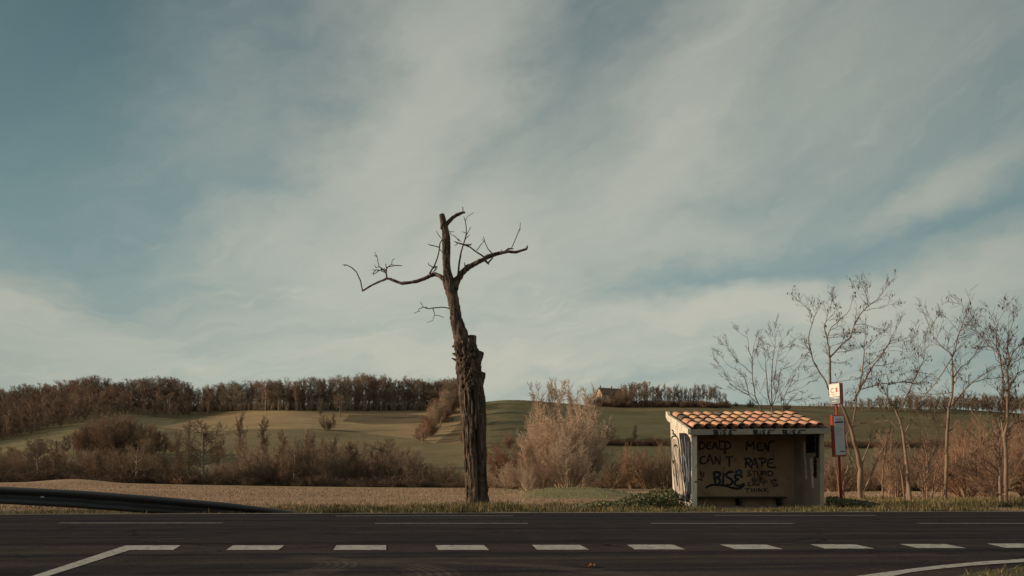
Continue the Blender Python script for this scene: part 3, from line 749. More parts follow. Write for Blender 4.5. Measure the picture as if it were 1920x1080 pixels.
for p_ in np.arange(1540, 2050, 3.2):
    D = random.uniform(182, 205); X = (p_-CX)/F*D
    spots.append((X, D, gz(X, D)-.25, random.uniform(3, 6.5)/10, 1.5, Rz(), random.choice([0, 1, 1])))
o = joined('bramble_undergrowth', [('shrub', 0), ('shrub', 1), ('shrub', 2)], spots, [M_brown, M_dark], 0); tag(o, 'dark brambles and undergrowth along the far edge of the field', 'undergrowth')
# trees one can tell apart in the valley line
for (p_, yt, D, kd, v, m, wd, lab) in [
    (380, 784, 190, 'oak', 0, M_dark, 1.15, 'dark spreading oak standing clear in front of the hill, left of centre'),
    (352, 786, 194, 'ash', 0, M_brown, .8, 'slim upright tree just left of the dark spreading oak'),
    (334, 800, 205, 'ash', 1, M_brown, .7, 'thin tree two steps left of the dark spreading oak'),
    (72, 812, 196, 'oak', 1, M_dark, .95, 'dark trunked tree near the left end of the valley row'),
    (100, 842, 190, 'oak', 2, M_dark, 1.0, 'forked dark tree right of the leftmost trunked tree'),
    (495, 776, 300, 'ash', 1, M_orange, .8, 'feathery russet poplar on the hill slope, right one of two'),
    (452, 772, 300, 'ash', 2, M_orange, .7, 'feathery russet poplar on the hill slope, left one of two'),
    (255, 812, 190, 'oak', 2, M_brown, 1.1, 'many-stemmed brown tree midway along the left valley row'),
    (190, 818, 200, 'ash', 0, M_brown, .9, 'tall brown tree in the valley row under the tallest skyline clump'),
    (580, 800, 215, 'ash', 1, M_brown, .9, 'reddish brown tree rising above the bushes left of centre'),
    (628, 812, 220, 'ash', 2, M_dark, .8, 'dark upright tree rising above the bushes left of the dead tree'),
    (655, 822, 215, 'ash', 0, M_orange, .8, 'russet upright tree between two darker ones in the valley row'),
    (725, 818, 214, 'oak', 0, M_brown, 1.0, 'broad brown tree near the right end of the bush row'),
    (762, 842, 200, 'oak', 1, M_brown, 1.2, 'round forked tree at the right end of the bush row'),
    (492, 846, 192, 'bush', 0, M_dark, 1.5, 'rounded dark thicket at the foot of the two russet poplars'),
    (838, 862, 240, 'bush', 1, M_brown, 1.5, 'brown round bush seen just left of the dead trunk')]:
    set_tree(p_, D, yt, kd, v, m, lab, 'tree', None, parts=True, wide=wd, tm=m if kd == 'bush' else None)
for (p_, D, yt, lab) in [(858, 185, 897, 'low rounded bush at the field edge left of the dead trunk')]:
    set_tree(p_, D, yt, 'bush', 0, M_dark, lab, 'bush', None, name='bush', wide=1.8, tm=M_dark)
# willow thicket in the centre
for (p_, D, yt, kd, v, m, wd, lab, cat) in [
    (1030, 165, 706, 'ash', 0, M_pale, .62, 'tall pale poplar behind the left half of the willow thicket', 'tree'),
    (1048, 168, 703, 'ash', 1, M_pale, .62, 'tallest pale poplar behind the willow thicket', 'tree'),
    (1070, 166, 710, 'ash', 2, M_pale, .62, 'pale poplar behind the middle of the willow thicket', 'tree'),
    (1010, 164, 714, 'ash', 2, M_pale, .62, 'pale poplar leaning out at the left of the willow thicket', 'tree'),
    (1105, 150, 716, 'ash', 1, M_pale, .75, 'pale poplar at the right shoulder of the willow thicket', 'tree'),
    (1055, 118, 726, 'willow', 0, M_pale, 1.0, 'large pinkish bare willow, the tallest full crown of the thicket', 'willow'),
    (1094, 126, 752, 'willow', 1, M_pale, .85, 'bare willow on the right side of the thicket', 'willow'),
    (1012, 124, 768, 'willow', 1, M_pale, .85, 'bare willow on the left side of the thicket', 'willow'),
    (1066, 108, 806, 'willow', 1, M_pale, 1.1, 'lower pinkish willow in the front of the thicket', 'willow'),
    (962, 140, 812, 'willow', 0, M_orange, 1.5, 'rounded russet willow bush left of the thicket', 'willow'),
    (985, 125, 835, 'bush', 0, M_pale, 1.2, 'pale bush filling the left foot of the thicket', 'bush'),
    (1022, 96, 842, 'bush', 1, M_brown, 1.2, 'dark brown rounded bush at the front foot of the thicket', 'bush'),
    (1085, 112, 850, 'bush', 0, M_pale, 1.3, 'pinkish bush at the right foot of the thicket', 'bush'),
    (930, 150, 862, 'bush', 1, M_pale, 1.3, 'pale brushwood directly right of the dead trunk', 'bush'),
    (955, 130, 866, 'bush', 0, M_pale, 1.2, 'pale brushwood one step right of the dead trunk', 'bush'),
    (990, 84, 868, 'bush', 0, M_pale, .8, 'spiky pale shoots in front of the left foot of the thicket', 'bush'),
    (1150, 165, 846, 'bush', 0, M_orange, 1.1, 'orange brown bush right of the willow thicket', 'bush'),
    (1185, 175, 826, 'willow', 1, M_orange, .8, 'taller russet bush between thicket and shelter', 'bush'),
    (1215, 170, 842, 'bush', 1, M_orange, 1.2, 'russet bush just left of the shelter', 'bush'),
    (1250, 172, 825, 'bush', 0, M_orange, 1.2, 'russet bush half behind the left wall of the shelter', 'bush')]:
    set_tree(p_, D, yt, kd, v, m, lab, cat, None, name='pale_poplar' if 'poplar' in lab else ('willow' if kd == 'willow' else 'bush'), parts=True, wide=wd, tm=m)
# russet thicket behind the right-hand trees
random.seed(44); px = 1290.0
while px < 2060:
    yt = np.interp(px, [1290, 1540, 1560, 1620, 1700, 1760, 1840, 1920, 2050], [850, 850, 846, 862, 850, 826, 800, 790, 780])+random.uniform(-8, 25)
    if not (1300 < px < 1530):
        set_tree(px, random.uniform(120, 190), yt, random.choice(['bush', 'bush', 'ash', 'willow']), random.randrange(2), random.choice([M_orange, M_brown, M_orange]), 'russet bush in the thicket behind the roadside trees on the right', 'bush', 'russet bushes behind the roadside trees', name='thicket_bush', parts=True, wide=random.uniform(.8, 1.2), tm=M_brown)
    px += random.uniform(12, 23)

random.seed(91)
for i in range(15):
    px = 1640+random.random()*330; D = random.uniform(38, 62)
    set_tree(px, D, np.interp(px, [1620, 1700, 1800, 1960], [835, 800, 790, 760])+random.uniform(-25, 50), random.choice(['ash', 'bush', 'bush']), random.randrange(2), random.choice([M_orange, M_brown]), 'russet sapling in the scrub among the roadside trees', 'sapling', 'russet saplings among the roadside trees', name='thicket_sapling', parts=True, wide=random.uniform(.7, 1.0), tm=M_orange, thick=.55)
# farmhouse on the ridge
def farmhouse():
    D = 628.0; X = (1143-CX)/F*D; z = H+(YH-760)/F*D
    root = empty('farmhouse', (X, D, z), 'stone farmhouse with a brown tiled gable roof half hidden by trees on the ridge', 'house', None, R(24))
    mw = material('farm stone', (.42, .30, .21), .9, nscale=.6, namp=.2); mr = material('farm roof', (.20, .12, .085), .9, nscale=.8, namp=.25)
    mg = material('farm glass', (.03, .03, .035), .3); Lh, Wd, eh, rh = 9.6, 4.6, 8.6, 13.2
    m = MB(); m.add([(-Lh,-Wd,0),(Lh,-Wd,0),(Lh,Wd,0),(-Lh,Wd,0),(-Lh,-Wd,eh),(Lh,-Wd,eh),(Lh,Wd,eh),(-Lh,Wd,eh),(-Lh,0,rh),(Lh,0,rh)],
        [(0,1,5,4),(2,3,7,6),(0,4,8,7,3),(1,2,6,9,5),(3,2,1,0)]); m.build('wall', mw, root)
    m = MB(); t_ = .3
    for s in (-1, 1):
        y0, y1 = s*(Wd+.6), 0; z0, z1 = eh-.55, rh+.05
        m.hexa([(-Lh-.5,y0,z0),(Lh+.5,y0,z0),(Lh+.5,y1,z1),(-Lh-.5,y1,z1),(-Lh-.5,y0,z0+t_),(Lh+.5,y0,z0+t_),(Lh+.5,y1,z1+t_),(-Lh-.5,y1,z1+t_)])
    rf = m.build('roof', mr, root)
    for cx_ in (-8.6, 1.5):
        m = MB(); m.box(cx_-.5, cx_+.5, -.5, .5, rh-.6, rh+1.7); m.box(cx_-.6, cx_+.6, -.6, .6, rh+1.7, rh+1.9); m.build('chimney', mw, rf)
    for wx in (-7, -2.5, 2, 6.5):
        for wz in (1.2, 3.9): 
            m = MB(); m.box(wx-.5, wx+.5, -Wd-.06, -Wd-.01, wz, wz+1.3); m.build('window', mg, root)
    m = MB(); m.box(-Lh-.05, -Lh-.01, -.5, .5, 4.2, 5.6); m.build('window', mg, root)
farmhouse()

# ------------------------------------------------------------------ the dead tree
M_bark = bpy.data.materials.new('weathered bark'); M_bark.use_nodes = True; t = NT(M_bark.node_tree); b = t.n['Principled BSDF']
pos = t.new('ShaderNodeTexCoord').outputs['Object']
v1 = t.mapping(pos, scale=(1, 1, .10)); f1 = t.noise(v1, 11, 8, .68, .4); f2 = t.noise(pos, 4, 5, .6)
c = t.mix(t.ramp(f1, .34, .66), (.022, .016, .013), (.160, .116, .088)); c = t.mix(t.m('MULTIPLY', t.ramp(f2, .48, .72), .5), c, (.25, .19, .145))
t.l.new(c, b.inputs['Base Color']); b.inputs['Roughness'].default_value = .95; b.inputs['Specular IOR Level'].default_value = .1
bn = t.new('ShaderNodeBump'); bn.inputs['Strength'].default_value = 1.0; bn.inputs['Distance'].default_value = .03
t.l.new(t.m('ADD', f1, t.m('MULTIPLY', t.noise(v1, 40, 5, .7), .4)), bn.inputs['Height']); t.l.new(bn.outputs[0], b.inputs['Normal'])
M_bark2 = M_bark.copy(); M_bark2.name = 'branch bark'
DT = 25.7
def dead_tree():
    root = empty('dead_tree', tuple(P(893, 948, DT)), 'tall dead pollarded tree with a shaggy split trunk and few bare crooked limbs', 'tree'); base = root.location.copy()
    def put(o):
        for v in o.data.vertices: v.co = v.co-base
        return o
    # bole: outline traced from both edges (zoom 2.92 at 780,600)
    E = [(1022,274,402),(1000,279,397),(960,277,392),(900,274,389),(800,270,386),(700,262,384),(600,257,382),(520,251,380),(440,243,376),(400,240,369),(330,238,354),(290,236,348),(240,230,338),(200,226,334),(165,218,330),(140,218,326),(122,226,316),(108,236,300)]
    rows = []; zs = []
    ys = np.linspace(1022, 108, 190); el = np.array(E[::-1], float)
    NS = 110; rings = []
    for y in ys:
        l = np.interp(y, el[:, 0], el[:, 1])/2.92+780; r = np.interp(y, el[:, 0], el[:, 2])/2.92+780; py = y/2.92+600
        c = P((l+r)/2, py, DT); rad = (r-l)/2/F*DT; z = c.z; ring = []
        topk = min(max((420-y)/200, 0), 1)          # gnarled head
        for k in range(NS):
            a = 2*math.pi*k/NS; ca, sa = math.cos(a), math.sin(a)      # a=-90 deg faces the camera
            warp = .35*mn.noise(Vector((ca*1.2, sa*1.2, z*.5)))
            aa = a+warp; cx_, sx_ = math.cos(aa), math.sin(aa)
            n1 = mn.noise(Vector((cx_*3.0, sx_*3.0, z*.35+3))); rg = 1-abs(mn.noise(Vector((cx_*6.5+9, sx_*6.5, z*.55))))*2
            n3 = mn.noise(Vector((cx_*15, sx_*15+5, z*1.3))); n4 = mn.noise(Vector((ca*3.2+2, sa*3.2, z*3.4))); n5 = mn.noise(Vector((ca*7+2, sa*7, z*8)))
            d = .12*n1+.14*(rg-.5)+.08*n3*(1+topk)
            d += topk*(.40*n4+.24*n5)
            # long dark cleft facing the road, a little right of the middle
            cl = math.exp(-((math.atan2(math.sin(a+math.pi/2-.22-.16*math.sin(z*1.1)), math.cos(a+math.pi/2-.22-.16*math.sin(z*1.1))))/.19)**2)
            d -= .60*cl*(1-topk)*min(1, max(0, (z-.0)*2+.3))
            cl2 = math.exp(-((math.atan2(math.sin(a+math.pi/2+.62+.1*math.sin(z*1.7)), math.cos(a+math.pi/2+.62+.1*math.sin(z*1.7))))/.09)**2)
            d -= .20*cl2*(1-topk)
            rr = rad*(1+d)
            if z < .35: rr *= 1+.25*max(0, (.35-z))*(1+.6*math.sin(a*5))
            ring.append(Vector((c.x+ca*rr, c.y+sa*rr*.95, c.z+.05*topk*n5)))
        rings.append(ring)
    m = MB(); m.ring_tube(rings); tr = put(m.build('trunk', M_bark, root, smooth=True))
    # torn bark strips and stubs at the head (zoom 5.68 at 830,610)
    def stub(pts, name, seed, n=10, rough=.28, dy=0.0):
        L = [(P(x/5.68+830, y/5.68+610, DT+dy+(p[0] if (p := q_) else 0)), w_/5.68/F*DT/2) for (x, y, w_), q_ in zip(pts, [(0,)]*len(pts))]
        mm = MB(); limb_tube(mm, L, n, rough, 6, seed, sub=4); return put(mm.build(name, M_bark, root, smooth=False))
    stub([(318,330,90),(316,230,84),(316,150,82),(318,108,78)], 'broken_stub', 1, 9, .16)
    stub([(340,440,80),(372,380,92),(396,325,86),(418,282,58)], 'broken_stub', 2, 8, .22)
    stub([(370,680,80),(398,610,76),(422,550,66),(436,500,40)], 'broken_stub', 3, 8, .25, -.05)
    stub([(385,520,36),(398,470,30),(412,432,10)], 'broken_stub', 4, 6, .2)
    for i, pts in enumerate([[(200,240,60),(150,212,54),(100,230,20)], [(185,240,40),(140,200,26),(118,188,8)], [(195,320,50),(145,312,38),(104,300,16)], [(190,380,46),(140,370,32),(96,350,10)],
                             [(240,260,44),(235,220,40),(240,190,20)], [(295,280,46),(292,235,40),(292,195,26)], [(190,470,40),(168,450,26),(156,420,8)], [(215,745,60),(190,738,40),(178,715,14)],
                             [(195,800,44),(182,770,22),(174,760,6)], [(300,600,40),(325,575,34),(340,552,16)], [(250,470,50),(225,520,44),(240,560,20)], [(330,330,60),(360,290,40),(375,262,20)]]):
        stub(pts, 'bark_shard', 10+i, 7, .32, -.22 if i in (4, 5, 9, 10, 11) else 0)
    random.seed(3)
    # twisted burrs wrapping the head
    for i in range(26):
        y0 = random.uniform(215, 640); x0 = random.uniform(-1, 1); a0 = -math.pi/2+x0*1.45
        pts = []
        for k in range(6):
            y = y0+k*random.uniform(16, 30); a = a0+k*random.uniform(-.10, .14)
            l = np.interp((y/5.68+610-600)*2.92, el[:, 0], el[:, 1])/2.92+780; r = np.interp((y/5.68+610-600)*2.92, el[:, 0], el[:, 2])/2.92+780
            c = P((l+r)/2, y/5.68+610, DT); rad = (r-l)/2/F*DT*random.uniform(.96, 1.04); pts.append((c+Vector((math.cos(a)*rad, math.sin(a)*rad*.95, 0)), [.018,.05,.065,.06,.045,.015][k]*random.uniform(.7, 1.2)))
        mm = MB(); limb_tube(mm, pts, 7, .3, 7, i, sub=4); put(mm.build('bark_burr', M_bark, root, smooth=True))
    # loose strips of bark down the bole
    for i in range(44):
        y0 = random.uniform(330, 960); a0 = random.choice([-math.pi/2+random.uniform(-1.5, 1.5), math.pi+random.uniform(-.4, .5)]); n_ = random.randint(5, 9); pts = []
        for k in range(n_):
            y = min(y0+k*random.uniform(16, 24), 1018); a = a0+.03*math.sin(k)
            l = np.interp(y, el[:, 0], el[:, 1])/2.92+780; r = np.interp(y, el[:, 0], el[:, 2])/2.92+780
            c = P((l+r)/2, y/2.92+600, DT); rad = (r-l)/2/F*DT*1.0; e = math.sin(math.pi*(k+.4)/(n_-.2)); pts.append((c+Vector((math.cos(a)*rad, math.sin(a)*rad*.95, 0)), .008+.034*max(e, 0)))
        mm = MB(); limb_tube(mm, pts, 6, .3, 6, i+50, sub=3); put(mm.build('bark_strip', M_bark, root, smooth=True))
    # limbs (zoom 3.6 at 620,370)
    T_ = Traced(DT, 3.6, 620, 370, 11, .10)
    main = [(893,1035,92),(893,1000,98),(886,960,92),(868,900,86),(856,860,80),(846,800,74),(838,740,72),(828,680,74),(816,630,76),(806,585,68),(797,540,56),(793,500,52),(792,450,52),(792,400,52),(791,340,52),(789,290,48),(779,240,44),(771,200,38),(764,172,32)]
    L = T_.limb(main); L = [(Vector((p.x, DT+(p.y-DT)*.2, p.z)), r) for p, r in L]; T_.limbs[0] = L
    for i in range(len(T_.pts)): T_.pts[i] = (T_.pts[i][0], T_.pts[i][1], T_.pts[i][2]*.2)
    mm = MB(); limb_tube(mm, L, 36, .24, 9, 5, sub=3); put(mm.build('stem', M_bark, root, smooth=True))
    mm = MB(); limb_tube(mm, [(P(620+746/3.6, 370+215/3.6, DT), .035), (P(620+752/3.6, 370+185/3.6, DT), .05), (P(620+762/3.6, 370+160/3.6, DT), .03)], 8, .3, 8, 3); put(mm.build('broken_stub', M_bark, root))
    limbs = [ [(778,190,26),(795,168,26),(820,140,25),(850,120,22),(882,106,18),(908,102,12)],
      [(828,620,60),(838,590,54),(855,555,46),(885,512,42),(920,477,38),(970,450,33),(1020,425,31),(1060,400,30),(1110,385,26),(1160,373,23),(1200,366,20),(1250,371,18),(1290,359,16),(1322,349,15),(1329,326,6)],
      [(790,620,40),(776,590,36),(768,560,33),(742,532,28),(705,518,27),(670,530,25),(630,550,24),(570,568,22),(520,576,20),(478,581,20),(430,563,18),(380,547,17),(330,568,14),(280,592,12),(215,632,11),(210,605,8),(200,560,8),(175,505,7.5),(140,472,7),(102,455,6),(80,457,5)]]
    for l in limbs:
        Lb = T_.limb(l); mm = MB(); limb_tube(mm, Lb, 14, .26, 11, len(l), sub=3); put(mm.build('branch', M_bark, root, smooth=True))
    tw = [[(893,104,9),(893,82,6),(891,64,5)], [(102,455,6),(92,464,4)],
      [(860,525,15),(868,440,13),(880,370,12),(895,320,10),(905,290,9),(915,250,8),(915,200,7),(908,160,6),(898,128,4)], [(912,262,6),(930,230,5),(946,200,4)], [(908,160,5),(925,128,4),(968,102,3)], [(915,240,5),(885,232,3)], [(908,283,5),(940,252,3)], [(905,290,5),(925,262,4)],
      [(1035,402,11),(985,370,9),(940,335,9),(895,318,11),(850,305,7),(832,296,4)], [(862,306,6),(838,328,4)], [(895,318,9),(925,322,11),(945,320,9),(950,312,5)], [(868,296,5),(842,265,5),(812,250,4)], [(868,296,5),(860,280,4),(880,300,4)],
      [(1092,382,9),(1062,348,6),(1042,305,5),(1032,265,4)], [(985,360,6),(1010,325,5),(1036,295,4)], [(1040,300,4),(1020,282,3)],
      [(1200,352,7),(1218,348,6),(1240,300,5),(1265,240,5),(1278,205,4),(1280,170,3)], [(1150,370,6),(1155,352,3)], [(1175,366,10),(1200,345,9),(1236,348,6)], [(1040,425,14),(1062,445,16),(1078,425,12),(1095,408,8)], [(1062,440,10),(1068,455,4)], [(912,480,8),(905,455,7),(902,438,4)], [(1000,440,5),(995,415,3)], [(832,560,9),(835,540,6)], [(1262,240,4),(1285,212,3)],
      [(380,548,13),(375,515,11),(358,490,11),(328,468,6),(318,430,5),(313,400,5),(297,370,4)], [(313,400,5),(293,392,4)], [(358,488,8),(330,492,7),(305,490,7),(292,505,6),(288,525,5)], [(330,492,6),(312,505,6),(300,515,5),(278,510,4)], [(305,490,5),(278,490,3)], [(328,468,5),(305,475,5),(297,455,4)], [(370,495,10),(385,472,8),(408,455,6),(440,460,6),(482,462,5)], [(412,455,5),(415,425,4),(432,413,3)], [(378,478,7),(370,448,5)], [(340,480,7),(345,500,7),(365,505,7)], [(408,455,5),(395,470,5),(430,462,4)], [(375,515,7),(378,492,8),(360,480,7)],
      [(668,518,16),(680,492,12),(700,462,11),(720,410,9),(733,355,9),(738,310,9),(755,280,6),(738,268,5),(712,228,4)], [(735,338,7),(700,328,6),(655,317,5)], [(738,350,6),(755,375,5),(762,388,4)], [(690,472,7),(662,455,6),(658,441,4)], [(688,480,8),(722,468,7),(712,488,6),(692,505,5)], [(692,468,7),(712,465,7),(705,490,6),(680,515,5)], [(742,300,6),(756,288,5)], [(690,328,4),(668,322,4)],
      [(802,750,8),(770,743,7),(740,742,7),(690,747,7),(655,752,6),(622,738,5),(607,706,4)], [(655,742,4),(625,742,5),(598,752,5),(590,770,4),(562,783,3)], [(690,750,6),(702,790,5),(690,830,4),(650,846,3)], [(705,795,4),(735,800,4),(764,812,3)], [(590,768,4),(604,770,3)],
      [(805,232,5),(834,233,3)], [(812,250,4),(800,225,3)]]
    for i, l in enumerate(tw):
        Lb = T_.limb(l); mm = MB(); limb_tube(mm, Lb, 6, .12, 12, i); put(mm.build('twig', M_bark2, root, smooth=True))
    return root
dead_tree()

# ------------------------------------------------------------------ bus shelter
PHI = R(4.2); SO = Vector((4.945, 22.0, 0)); EW = Vector((math.cos(PHI), math.sin(PHI), 0)); EV = Vector((-math.sin(PHI), math.cos(PHI), 0))
def s_ray(px, py, nrm, off):
    """local shelter point where the sight line of a photo pixel meets the plane nrm.(w,v)=off"""
    d = Vector(((px-CX)/F, 1, (YH-py)/F)); o = Vector((0, 0, H))-SO
    ow, ov, dw, dv = o.dot(EW), o.dot(EV), d.dot(EW), d.dot(EV)
    k = (off-(ow*nrm[0]+ov*nrm[1]))/(dw*nrm[0]+dv*nrm[1]); return Vector((ow+dw*k, ov+dv*k, H+d.z*k))
M_wall = material('shaded render', (.33, .265, .205), .9, nscale=2.2, namp=.16, bump=.35, bscale=25, dirt=(.20, .15, .11), dscale=1.6, dlo=.5, dhi=.75)  # darker copy of the wall render, shade put into its base colour
M_in = material('inner render', (.36, .235, .15), .9, nscale=2.0, namp=.22, bump=.3, bscale=25, dirt=(.24, .11, .06), dscale=1.3, dlo=.5, dhi=.72)  # inner copy, base lowered to hold the shade of the interior
M_out = material('sunlit render', (.66, .58, .47), .9, nscale=3.0, namp=.26, bump=.4, bscale=25, dirt=(.27, .22, .18), dscale=3.4, dlo=.49, dhi=.72, stretch=(1, 1, .35))  # lighter copy of the same render for the sun side
M_fas = material('concrete fascia', (.36, .31, .26), .9, nscale=4, namp=.15, bump=.3, dirt=(.28, .24, .21), dscale=3)
M_ink = material('black spray paint', (.010, .010, .013), .6, nscale=14, namp=.3)
M_ink2 = material('faded brown spray paint', (.050, .034, .026), .8, nscale=9, namp=.45)
M_ink3 = material('faded teal spray paint', (.020, .032, .036), .75, nscale=9, namp=.4)
M_blue = material('blue spray paint', (.012, .060, .120), .6, nscale=12, namp=.25)
M_red = material('red spray paint', (.25, .04, .02), .7)
def ribbon(mb, pts, wd, nrm, lift):
    """stroke lying on a wall: pts local 3-D, wd metres, nrm the wall normal; rounded ends"""
    nrm = Vector(nrm)
    # resample and smooth
    Q = [Vector(p) for p in pts]
    for _ in range(2):
        if len(Q) > 2:
            N = [Q[0]]
            for i in range(len(Q)-1): N += [Q[i].lerp(Q[i+1], .25), Q[i].lerp(Q[i+1], .75)]
            N.append(Q[-1]); Q = N
    prev = None; rows = []
    for i, q in enumerate(Q):
        d = (Q[min(i+1, len(Q)-1)]-Q[max(i-1, 0)])
        if d.length < 1e-6: continue
        d.normalize(); s = nrm.cross(d).normalized(); ww = wd*random.uniform(.85, 1.12)*(.75 if i in (0, len(Q)-1) else 1)
        rows.append((q+s*ww/2+nrm*lift, q-s*ww/2+nrm*lift))
    b_ = len(mb.v); vs = [v for r_ in rows for v in r_]; mb.add(vs, [(2*i, 2*i+1, 2*i+3, 2*i+2) for i in range(len(rows)-1)])
lift_c = [0]
def strokes(data, fac, ox, oy, nrm, off, n3, wd, mb, base=.004):
    for pl in data:
        lift_c[0] += 1; pts = [s_ray(x/fac+ox, y/fac+oy, nrm, off) for x, y in pl]
        ribbon(mb, pts, wd, n3, base+.00045*(lift_c[0] % 12))
def shelter():
    root = empty('bus_shelter', tuple(SO), 'small rendered bus shelter with terracotta tiled lean-to roof, covered in black graffiti', 'bus shelter', None, PHI)
    W, Dp = 3.76, 1.85; th = .15
    def zr(v, w_): return 2.02+.0145*w_+.262*v          # underside of the roof
    def slab(mb, w0, w1, v0, v1, z0=-.05, gap=.0):
        mb.hexa([(w0,v0,z0),(w1,v0,z0),(w1,v1,z0),(w0,v1,z0),(w0,v0,zr(v0,w0)-gap),(w1,v0,zr(v0,w1)-gap),(w1,v1,zr(v1,w1)-gap),(w0,v1,zr(v1,w0)-gap)])
    # left wall flares outward towards the back, as the photo's edge does
    m = MB(); fl = .10
    m.hexa([(0,0,-.05),(th,0,-.05),(th,Dp,-.05),(0,Dp,-.05),(-.02,0,zr(0,0)),(th,0,zr(0,th)),(th,Dp,zr(Dp,th)),(-fl,Dp,zr(Dp,0))])
    lw = m.build('left_wall', M_out, root, bevel=.012)
    m = MB(); slab(m, W-.12, W, 0, Dp); rw = m.build('right_wall', M_wall, root, bevel=.012)
    m = MB(); slab(m, th+.002, W-.122, Dp-.15, Dp-.002); bw = m.build('back_wall', M_in, root)
    bwv = Dp-.15
    m = MB(); m.box(th+.004, W-.124, .02, Dp-.152, -.05, .006); m.build('floor_slab', M_fas, root)
    # fascia
    m = MB(); w0, w1 = -.06, 3.87
    m.hexa([(w0,-.12,2.005),(w1,-.12,2.063),(w1,-.02,2.063),(w0,-.02,2.005),(w0,-.12,2.155),(w1,-.12,2.213),(w1,-.02,2.213),(w0,-.02,2.155)]); fa = m.build('fascia', M_fas, root, bevel=.006)
    # roof slab
    rl = 2.02; v0, v1 = -.018, 2.02
    m = MB(); m.hexa([(-.06,v0,zr(v0,0)+.004),(3.86,v0,zr(v0,3.9)+.004),(3.86,v1,zr(v1,3.9)+.004),(-.06,v1,zr(v1,0)+.004),(-.06,v0,zr(v0,0)+.10),(3.86,v0,zr(v0,3.9)+.10),(3.86,v1,zr(v1,3.9)+.10),(-.06,v1,zr(v1,0)+.10)])
    rf = m.build('roof', M_fas, root)
    # rake board on the left
    m = MB()
    prof_ = [(-.13, 2.02), (-.13, 2.17), (.3, 2.30), (1.0, 2.50), (1.9, 2.73), (2.02, 2.84), (2.14, 2.86), (2.14, 2.70), (1.95, 2.56), (1.0, 2.31), (.3, 2.13)]
    pr = [(v_, z_) for v_, z_ in prof_]; n = len(pr)
    m.add([(-.155, v_, z_) for v_, z_ in pr]+[(-.062, v_, z_) for v_, z_ in pr], [tuple(range(n)), tuple(reversed(range(n, 2*n)))]+[(i, i+n, (i+1) % n+n, (i+1) % n) for i in range(n)])
    m.build('verge_board', M_out, root, bevel=.008)
    # terracotta canal tiles
    mt = material('terracotta', (1, 1, 1), .85, attr=True, nscale=9, namp=.28, bump=.35, bscale=60, dirt=(.22, .13, .09), dscale=5.5, dlo=.55, dhi=.82)
    sl = math.atan(.262); cs, sn = math.cos(sl), math.sin(sl)
    cov = MB(); pan = MB(); random.seed(17); ncol = 12; pitch = 3.76/ncol; rows = 4; le = 2.16/rows
    def tile(mb, wc, s0, ln, r0, r1, dz, up, tilt):
        nseg = 9; vs = []; fs = []
        for e, (s_, r_) in enumerate(((s0, r0), (s0+ln, r1))):
            for th_ in (0, .013):
                for k in range(nseg+1):
                    a = math.pi*k/nseg; rr = r_-th_; x_ = wc+rr*math.cos(a)+tilt*e; hgt = (math.sin(a)*rr*.85 if up else -math.sin(a)*rr*.55)+dz+(.0 if e else .028*up)
                    v_ = -.10+s_*cs-hgt*sn; z_ = 2.145+.0145*wc+s_*sn+hgt*cs; vs.append((x_, v_, z_))
        n1 = nseg+1; o0, i0, o1, i1 = 0, n1, 2*n1, 3*n1
        for k in range(nseg):
            fs += [(o0+k, o1+k, o1+k+1, o0+k+1), (i0+k+1, i1+k+1, i1+k, i0+k), (o0+k, o0+k+1, i0+k+1, i0+k), (o1+k+1, o1+k, i1+k, i1+k+1)]
        fs += [(o0, i0, i1, o1), (o0+nseg, o1+nseg, i1+nseg, i0+nseg)]
        mb.add(vs, fs)
    for c_ in range(ncol):
        wc = -.04+pitch*(c_+.5)
        for r_ in range(rows):
            g = random.uniform(.8, 1.1); cl = (.68*g, .37*g*random.uniform(.9, 1.1), .235*g*random.uniform(.85, 1.15))
            if (c_, r_) in ((0, 2), (9, 4), (4, 3)): cl = (.13, .11, .10)
            if random.random() < .14: cl = (.46*g, .30*g, .21*g)
            cov.cur = cl; tile(cov, wc+random.uniform(-.012, .012), r_*le+random.uniform(-.02, .02)-.01, le+.09, .135, .112, .045+.0, True, random.uniform(-.008, .008))
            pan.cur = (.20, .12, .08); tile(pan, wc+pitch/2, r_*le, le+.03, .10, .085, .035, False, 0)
    cov.build('cover_tiles', mt, rf, smooth=True); pan.build('channel_tiles', mt, rf, smooth=True)
    # ridge tiles at the back edge
    m = MB(); random.seed(5)
    for k in range(9):
        g = random.uniform(.5, .8); m.cur = (.42*g, .20*g, .12*g); w_ = -.02+k*.42
        rg = []
        for s_ in (0, .46):
            rg.append([(w_+s_, 2.03+.12*math.cos(a), 2.69+.0145*w_+.075*math.sin(a)+(.012 if s_ else 0)) for a in [2*math.pi*j/12 for j in range(12)]])
        m.ring_tube(rg)
    m.build('ridge_tiles', mt, rf)
    # bench
    mb_ = material('dark bench timber', (.045, .032, .026), .8, nscale=6, namp=.25, stretch=(.2, 1, 1))
    m = MB(); m.box(.16, 3.25, 1.30, 1.695, .245, .30); be = m.build('bench_seat', mb_, root, bevel=.006)
    m = MB(); m.box(1.84, 1.93, 1.36, 1.69, .03, .243); m.box(3.08, 3.15, 1.36, 1.69, .03, .243); m.build('bench_support', mb_, root)
    # --- writing on the back wall
    Z = (6.75, 1290, 800); nb = (0, 1); n3 = (0, -1, 0); random.seed(2)
